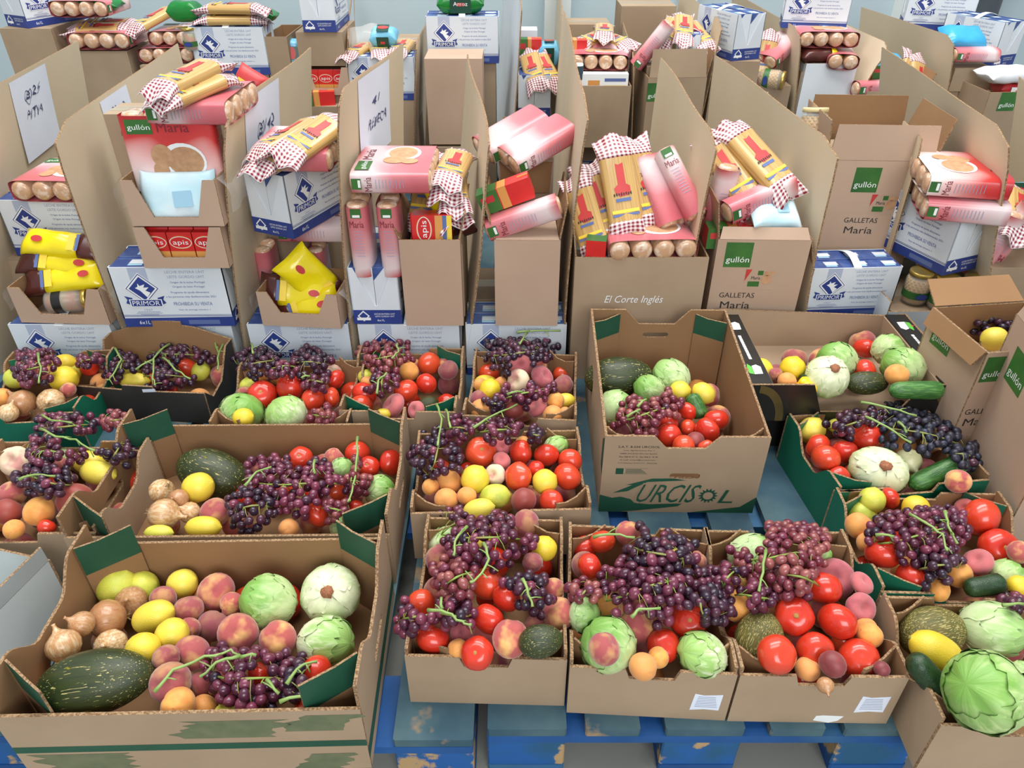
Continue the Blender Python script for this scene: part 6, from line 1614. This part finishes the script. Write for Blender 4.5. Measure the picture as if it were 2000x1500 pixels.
# 7
z0_ = base(748, 196, YB, .3, .2, 'brown carton under the milk box with the blue pack')
milk(FB(748, 192, YB, MW, 0, z=z0_ + .001), 'back row milk box under the blue pack and gingham packs')
z = z0_ + MH + .002
for k, (px, dx) in enumerate(((700, .3), (740, -.25), (785, .1))):
    spag(lean(px, 99 - 3 * k, YB + .1, (dx, 1, .05), (0, 0, 1)), 'spaghetti pack, %s of three under the blue pack' % ('leftmost', 'middle', 'rightmost')[k], 1 + k)
softbag(lean(750, 72, YB + .1, (1, 0, 0), (0, -.3, 1)), 'sky blue pack with dark label on gingham packs', 'sky_pack', .12, .09, .075, 'lentil_bag', 'bag', 'dark_green', v=6)
pouch(lean(705, 72, YB + .16, (1, 0, .2), (0, -.6, .8)), 'clear film pack left of the blue pack', 'film', None, L=.16, w=.11, h=.06, v=8, lab=False, name='pasta_bag', cat='bag', group=None)
base(810, 85, YB + .42, .2, .25, 'brown carton rising behind the blue pack')
# 8
z0_ = base(905, 122, YB + .02, .28, .2, 'brown carton under the milk box with green rice bag')
milk(FB(905, 118, YB, MW, 0, z=z0_ + .001), 'milk box carrying a green rice bag, back row centre', 1.03)
softbag(FB(900, 38, YB + .02, .1, 2, z=z0_ + MH * 1.03 + .045), 'green rice bag with yellow stripe on the centre milk box', 'green_bag', .2, .1, .085, 'rice_bag', 'rice bag', 'dark_green', v=1, ptext='Arroz')
openbox(FB(892, 282, 3.22, .2, 0, z=zof(282, 3.22)), 'plain upright brown carton in front of the centre milk box', .235, .2, .34, closed=True)
base(892, 288, 3.21, .22, .16, 'low carton under the plain upright brown carton', z0=PZ + .152)
milk(FB(872, 312, 3.2, MW, 0, z=PZ), 'milk box low in the gap behind the fourth bay', .82)
# 9
z0_ = base(1043, 232, 3.35, .16, .34, 'brown carton under the end-on milk box by the white board')
milk(FB(1043, 229, 3.35, ML, 90, z=z0_ + .001), 'milk box seen end on beside the white board')
spag(lean(1040, 135, 3.42, (-.15, .8, .4), (-.2, -.7, .7)), 'left spaghetti pack on the milk box by the white board', 1)
spag(lean(1066, 135, 3.44, (-.3, .8, .4), (.3, -.7, .7)), 'right spaghetti pack on the milk box by the white board', 2)
redbrick(TR(aty(1035, 112, 3.62)), 'red carton beside the white board', .1, .06, .08)
softbag(TR(aty(1072, 104, 3.62)), 'teal pack with dark label near the white board', 'sky_pack', .1, .08, .1, 'lentil_bag', 'bag', 'dark_green', v=8)
base(1050, 118, 3.68, .22, .2, 'brown carton behind the spaghetti by the white board')
openbox(TR(V3(aty(1028, 70, 3.8).x, 3.8, zof(118, 3.68) + .001)), 'small white carton behind the red carton', .1, .1, .11, mo='white_board', closed=True)
# 10
openbox(FB(1168, 288, 3.3, .3, 0, z=zof(288, 3.3)), 'brown carton holding cans and biscuit rolls, back row', .25, .3, zof(168, 3.3) - zof(288, 3.3), mo='kraft_grey')
milk(FB(1178, 320, 3.31, MW, 0, z=PZ), 'milk box under the carton of cans', .9)
z = base(1168, 180, 3.32, .22, .25, 'inner carton under the cans and biscuit rolls', z0=zof(286, 3.3))
def can(px, py, Y, label):
    t = thing('food_can', label, 'can', TR(aty(px, py, Y)), 'tall cans in the back row carton')
    part('can_body', cached('can', lambda: MB().lathe([(.018, 0), (.02, .003), (.02, .1), (.018, .103)], 16).mesh('can_body', ['white_print'])), t)
    part('can_label', cached('canl', lambda: MB().lathe([(.0204, .04), (.0204, .095)], 16, cap=False).mesh('can_label', ['pallet_rear'])), t)
can(1112, 172, 3.32, 'slim can at the left of the back row carton'); can(1128, 174, 3.32, 'slim can beside the white and yellow carton')
t = thing('sugar_carton', 'white and yellow carton in front of the back row biscuit rolls', 'food carton', FB(1180, 170, 3.31, .05, 0, z=z))
part('carton_body', MB().box(-.1, .1, -.025, .025, 0, .075).mesh('carton_body', ['white_print']), t)
m = MB(); f = frame((0, -.025, 0), (1, 0, 0), (0, 0, 1)); m.poly(rect(.0, .09, .01, .03), f, 0); m.poly(rect(.0, .09, .045, .058), f, 1); m.poly(rect(-.07, -.02, .03, .05), f, 2); part('label_print', m.mesh('label_print', ['yellow_print', 'text_blue', 'orange_print']), t)
biscuits(FB(1168, 132, 3.36, .2, -4, z=zof(122, 3.36)), 'four biscuit rolls ends forward above the cans')
biscuits(lean(1186, 98, 3.55, (-.1, -1, 0), (0, 0, 1)), 'pink biscuit pack above the rolls and cans', 2)
for k, (px, py, dx) in enumerate(((1158, 78, .7), (1180, 62, .1), (1198, 80, -.6))): spag(lean(px, py, 3.58, (dx, 1, .05), (dx * .3, -.2, 1)), 'spaghetti pack, %s of three above the cans' % ('left', 'top', 'right')[k], 1 + k)
redbrick(TR(aty(1122, 105, 3.5)), 'red carton at the left above the cans', .1, .07, .06)
base(1150, 48, 4.1, .22, .2, 'brown carton far behind the cans')
base(1175, 118, 3.56, .22, .2, 'carton supporting the pink pack above the cans')
# 11
openbox(FB(1308, 284, 3.3, .28, 3, z=PZ + .16), 'printed carton topped with gingham packs, back row', .25, .28, zof(152, 3.3) - PZ - .16, mo='kraft_grey', prt=gullon(gx=.0, top=.02, pic=False, text=False), flaps=(('front', -8, .11), ('right', 12, .1)))
milk(FB(1308, 300, 3.3, MW, 3, z=PZ), 'milk box under the gingham topped carton', .85)
z = base(1310, 130, 3.36, .2, .2, 'inner carton of the gingham topped carton', z0=PZ + .166)
biscuits(lean(1275, 88, 3.42, (-.2, -1, .1), (-.8, 0, .6)), 'pink biscuit pack tilted on the gingham topped carton', 2)
milk(FB(1345, 125, 3.38, ML, 82, z=z + .0), 'milk box under the gingham packs, end on', .62)
for k, (px, py, dx) in enumerate(((1306, 62, .5), (1335, 55, .15), (1362, 70, -.3))): spag(lean(px, py, 3.52, (dx, 1, .35), (dx * .4, -.6, 1)), 'spaghetti pack, %s of three crowning the printed carton' % ('left', 'middle', 'right')[k], 1 + k)
base(1268, 12, 4.2, .28, .25, 'large brown carton far behind the gingham packs')
# 12
z0_ = base(1440, 120, 3.4, .2, .34, 'brown carton under the milk box left of the gold-lidded jar')
milk(corner(1428, 116, 3.4, z0_ + .001, -70, ML / 2, -MW / 2), 'milk box corner forward left of the gold-lidded jar')
z = base(1510, 168, 3.42, .16, .25, 'brown carton under the lying gold-lidded jar')
jar(lean(1482, 152, 3.46, (1, -.5, 0), (0, 0, 1)) @ TR(V3(0, 0, 0), 0, 90, 0), 'chickpea jar lying with gold lid to the front', sc=1.1)
biscuits(lean(1515, 98, 3.55, (.5, -.5, 0), (0, -.5, 1)), 'pair of biscuit rolls above the lying jar', 2)
spag(lean(1492, 118, 3.5, (.2, .5, .8), (-.2, -1, .3)), 'spaghetti pack upright above the lying jar', 1)
base(1510, 120, 3.6, .16, .2, 'carton supporting the rolls above the lying jar')
# 13
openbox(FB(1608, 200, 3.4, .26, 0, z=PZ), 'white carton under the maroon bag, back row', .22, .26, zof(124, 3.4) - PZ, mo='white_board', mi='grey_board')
base(1608, 140, 3.42, .19, .22, 'inner carton of the white carton', z0=PZ + .006)
pouch(TR(aty(1597, 106, 3.46), 0, 0, 5), 'maroon and yellow bag above the white carton', 'choco', 'yellow_bag', L=.17, w=.12, h=.06, v=9, lab=False, group=None)
biscuits(TR(aty(1640, 112, 3.47), 0, 0, -12), 'pair of biscuit rolls beside the maroon bag', 2)
biscuits(FB(1616, 92, 3.42, .2, -3, z=zof(78, 3.42)), 'four biscuit rolls on top of the maroon bag')
milk(TR(aty(1585, 52, 3.62), 0, 0, -14), 'milk box lying behind the four biscuit rolls', .9)
base(1590, 56, 3.68, .26, .2, 'brown carton under the far milk box behind the rolls')
# 14
openbox(FB(1735, 235, 3.3, .26, -6, z=PZ), 'brown carton with jar and blue bag, back row right', .24, .26, zof(180, 3.3) - PZ, mo='kraft_grey', flaps=(('right', 20, .08),))
z = base(1735, 190, 3.32, .2, .22, 'inner carton under the jar and blue bag', z0=PZ + .006)
jar(TR(aty(1738, 190, 3.34), 0, 24, 0), 'tilted chickpea jar in the back row right carton')
spag(lean(1768, 155, 3.42, (.3, .6, .7), (.4, -1, .3)), 'spaghetti pack beside the tilted jar', 2)
spag(lean(1790, 160, 3.4, (.1, .6, .7), (.4, -1, .3)), 'right spaghetti pack beside the tilted jar', 3)
softbag(lean(1732, 122, 3.46, (1, 0, -.1), (0, -.5, 1)), 'blue and pink bag above the tilted jar', 'cyan_bag', .13, .1, .06, 'snack_bag', 'bag', v=9)
redbrick(TR(aty(1715, 150, 3.44), 0, 0, 10), 'red carton left of the tilted jar', .1, .06, .05)
biscuits(lean(1712, 172, 3.36, (.2, -1, 0), (0, 0, 1)), 'single biscuit roll under the red carton', 1)
# 15
z0_ = base(1892, 178, 3.4, .2, .3, 'brown carton under the biscuit roll and cyan bag')
openbox(FB(1892, 172, 3.39, .28, 0, z=z0_ + .001), 'small brown carton under the biscuit roll and cyan bag', .17, .28, .09, mo='kraft_grey', closed=True)
biscuits(lean(1898, 106, 3.44, (0, -1, 0), (0, 0, 1)), 'pink biscuit pack under the cyan bag', 2, sc=.9)
softbag(lean(1880, 74, 3.5, (1, .1, -.05), (0, -.6, 1)), 'bright cyan plastic bag at upper right', 'cyan_bag', .19, .12, .07, 'snack_bag', 'bag', v=11)
base(1945, 134, 3.5, .2, .3, 'brown carton under the right milk box at upper right')
milk(corner(1935, 132, 3.52, zof(134, 3.5) + .001, -66, ML / 2, -MW / 2), 'milk box behind the cyan bag at upper right')
base(1835, 62, 3.9, .3, .3, 'brown carton under the topmost right milk box')
milk(TR(V3(aty(1832, 40, 3.95).x, 3.98, zof(62, 3.9) + .002), 0, 0, -18), 'topmost milk box at upper right behind the cyan bag')
softbag(TR(aty(1968, 145, 3.3), 0, 0, 5), 'white plastic bag at the upper right edge', 'white_bag', .22, .14, .06, 'sugar_bag', 'bag', v=12)
openbox(FB(1950, 262, 3.2, .24, 4, z=PZ), 'printed carton with green square at the upper right edge', .2, .24, zof(180, 3.2) - PZ, mo='kraft_grey', prt=gullon(gx=.05, top=.0, pic=False, text=False))
softbag(TR(aty(1975, 172, 3.3)), 'pink and red pack inside the upper right printed carton', 'red_print', .14, .1, .05, 'snack_bag', 'bag', 'white_print', v=13)
base(1965, 200, 3.23, .16, .16, 'inner carton of the upper right printed carton', z0=PZ + .006)
print('objects', len(bpy.data.objects))
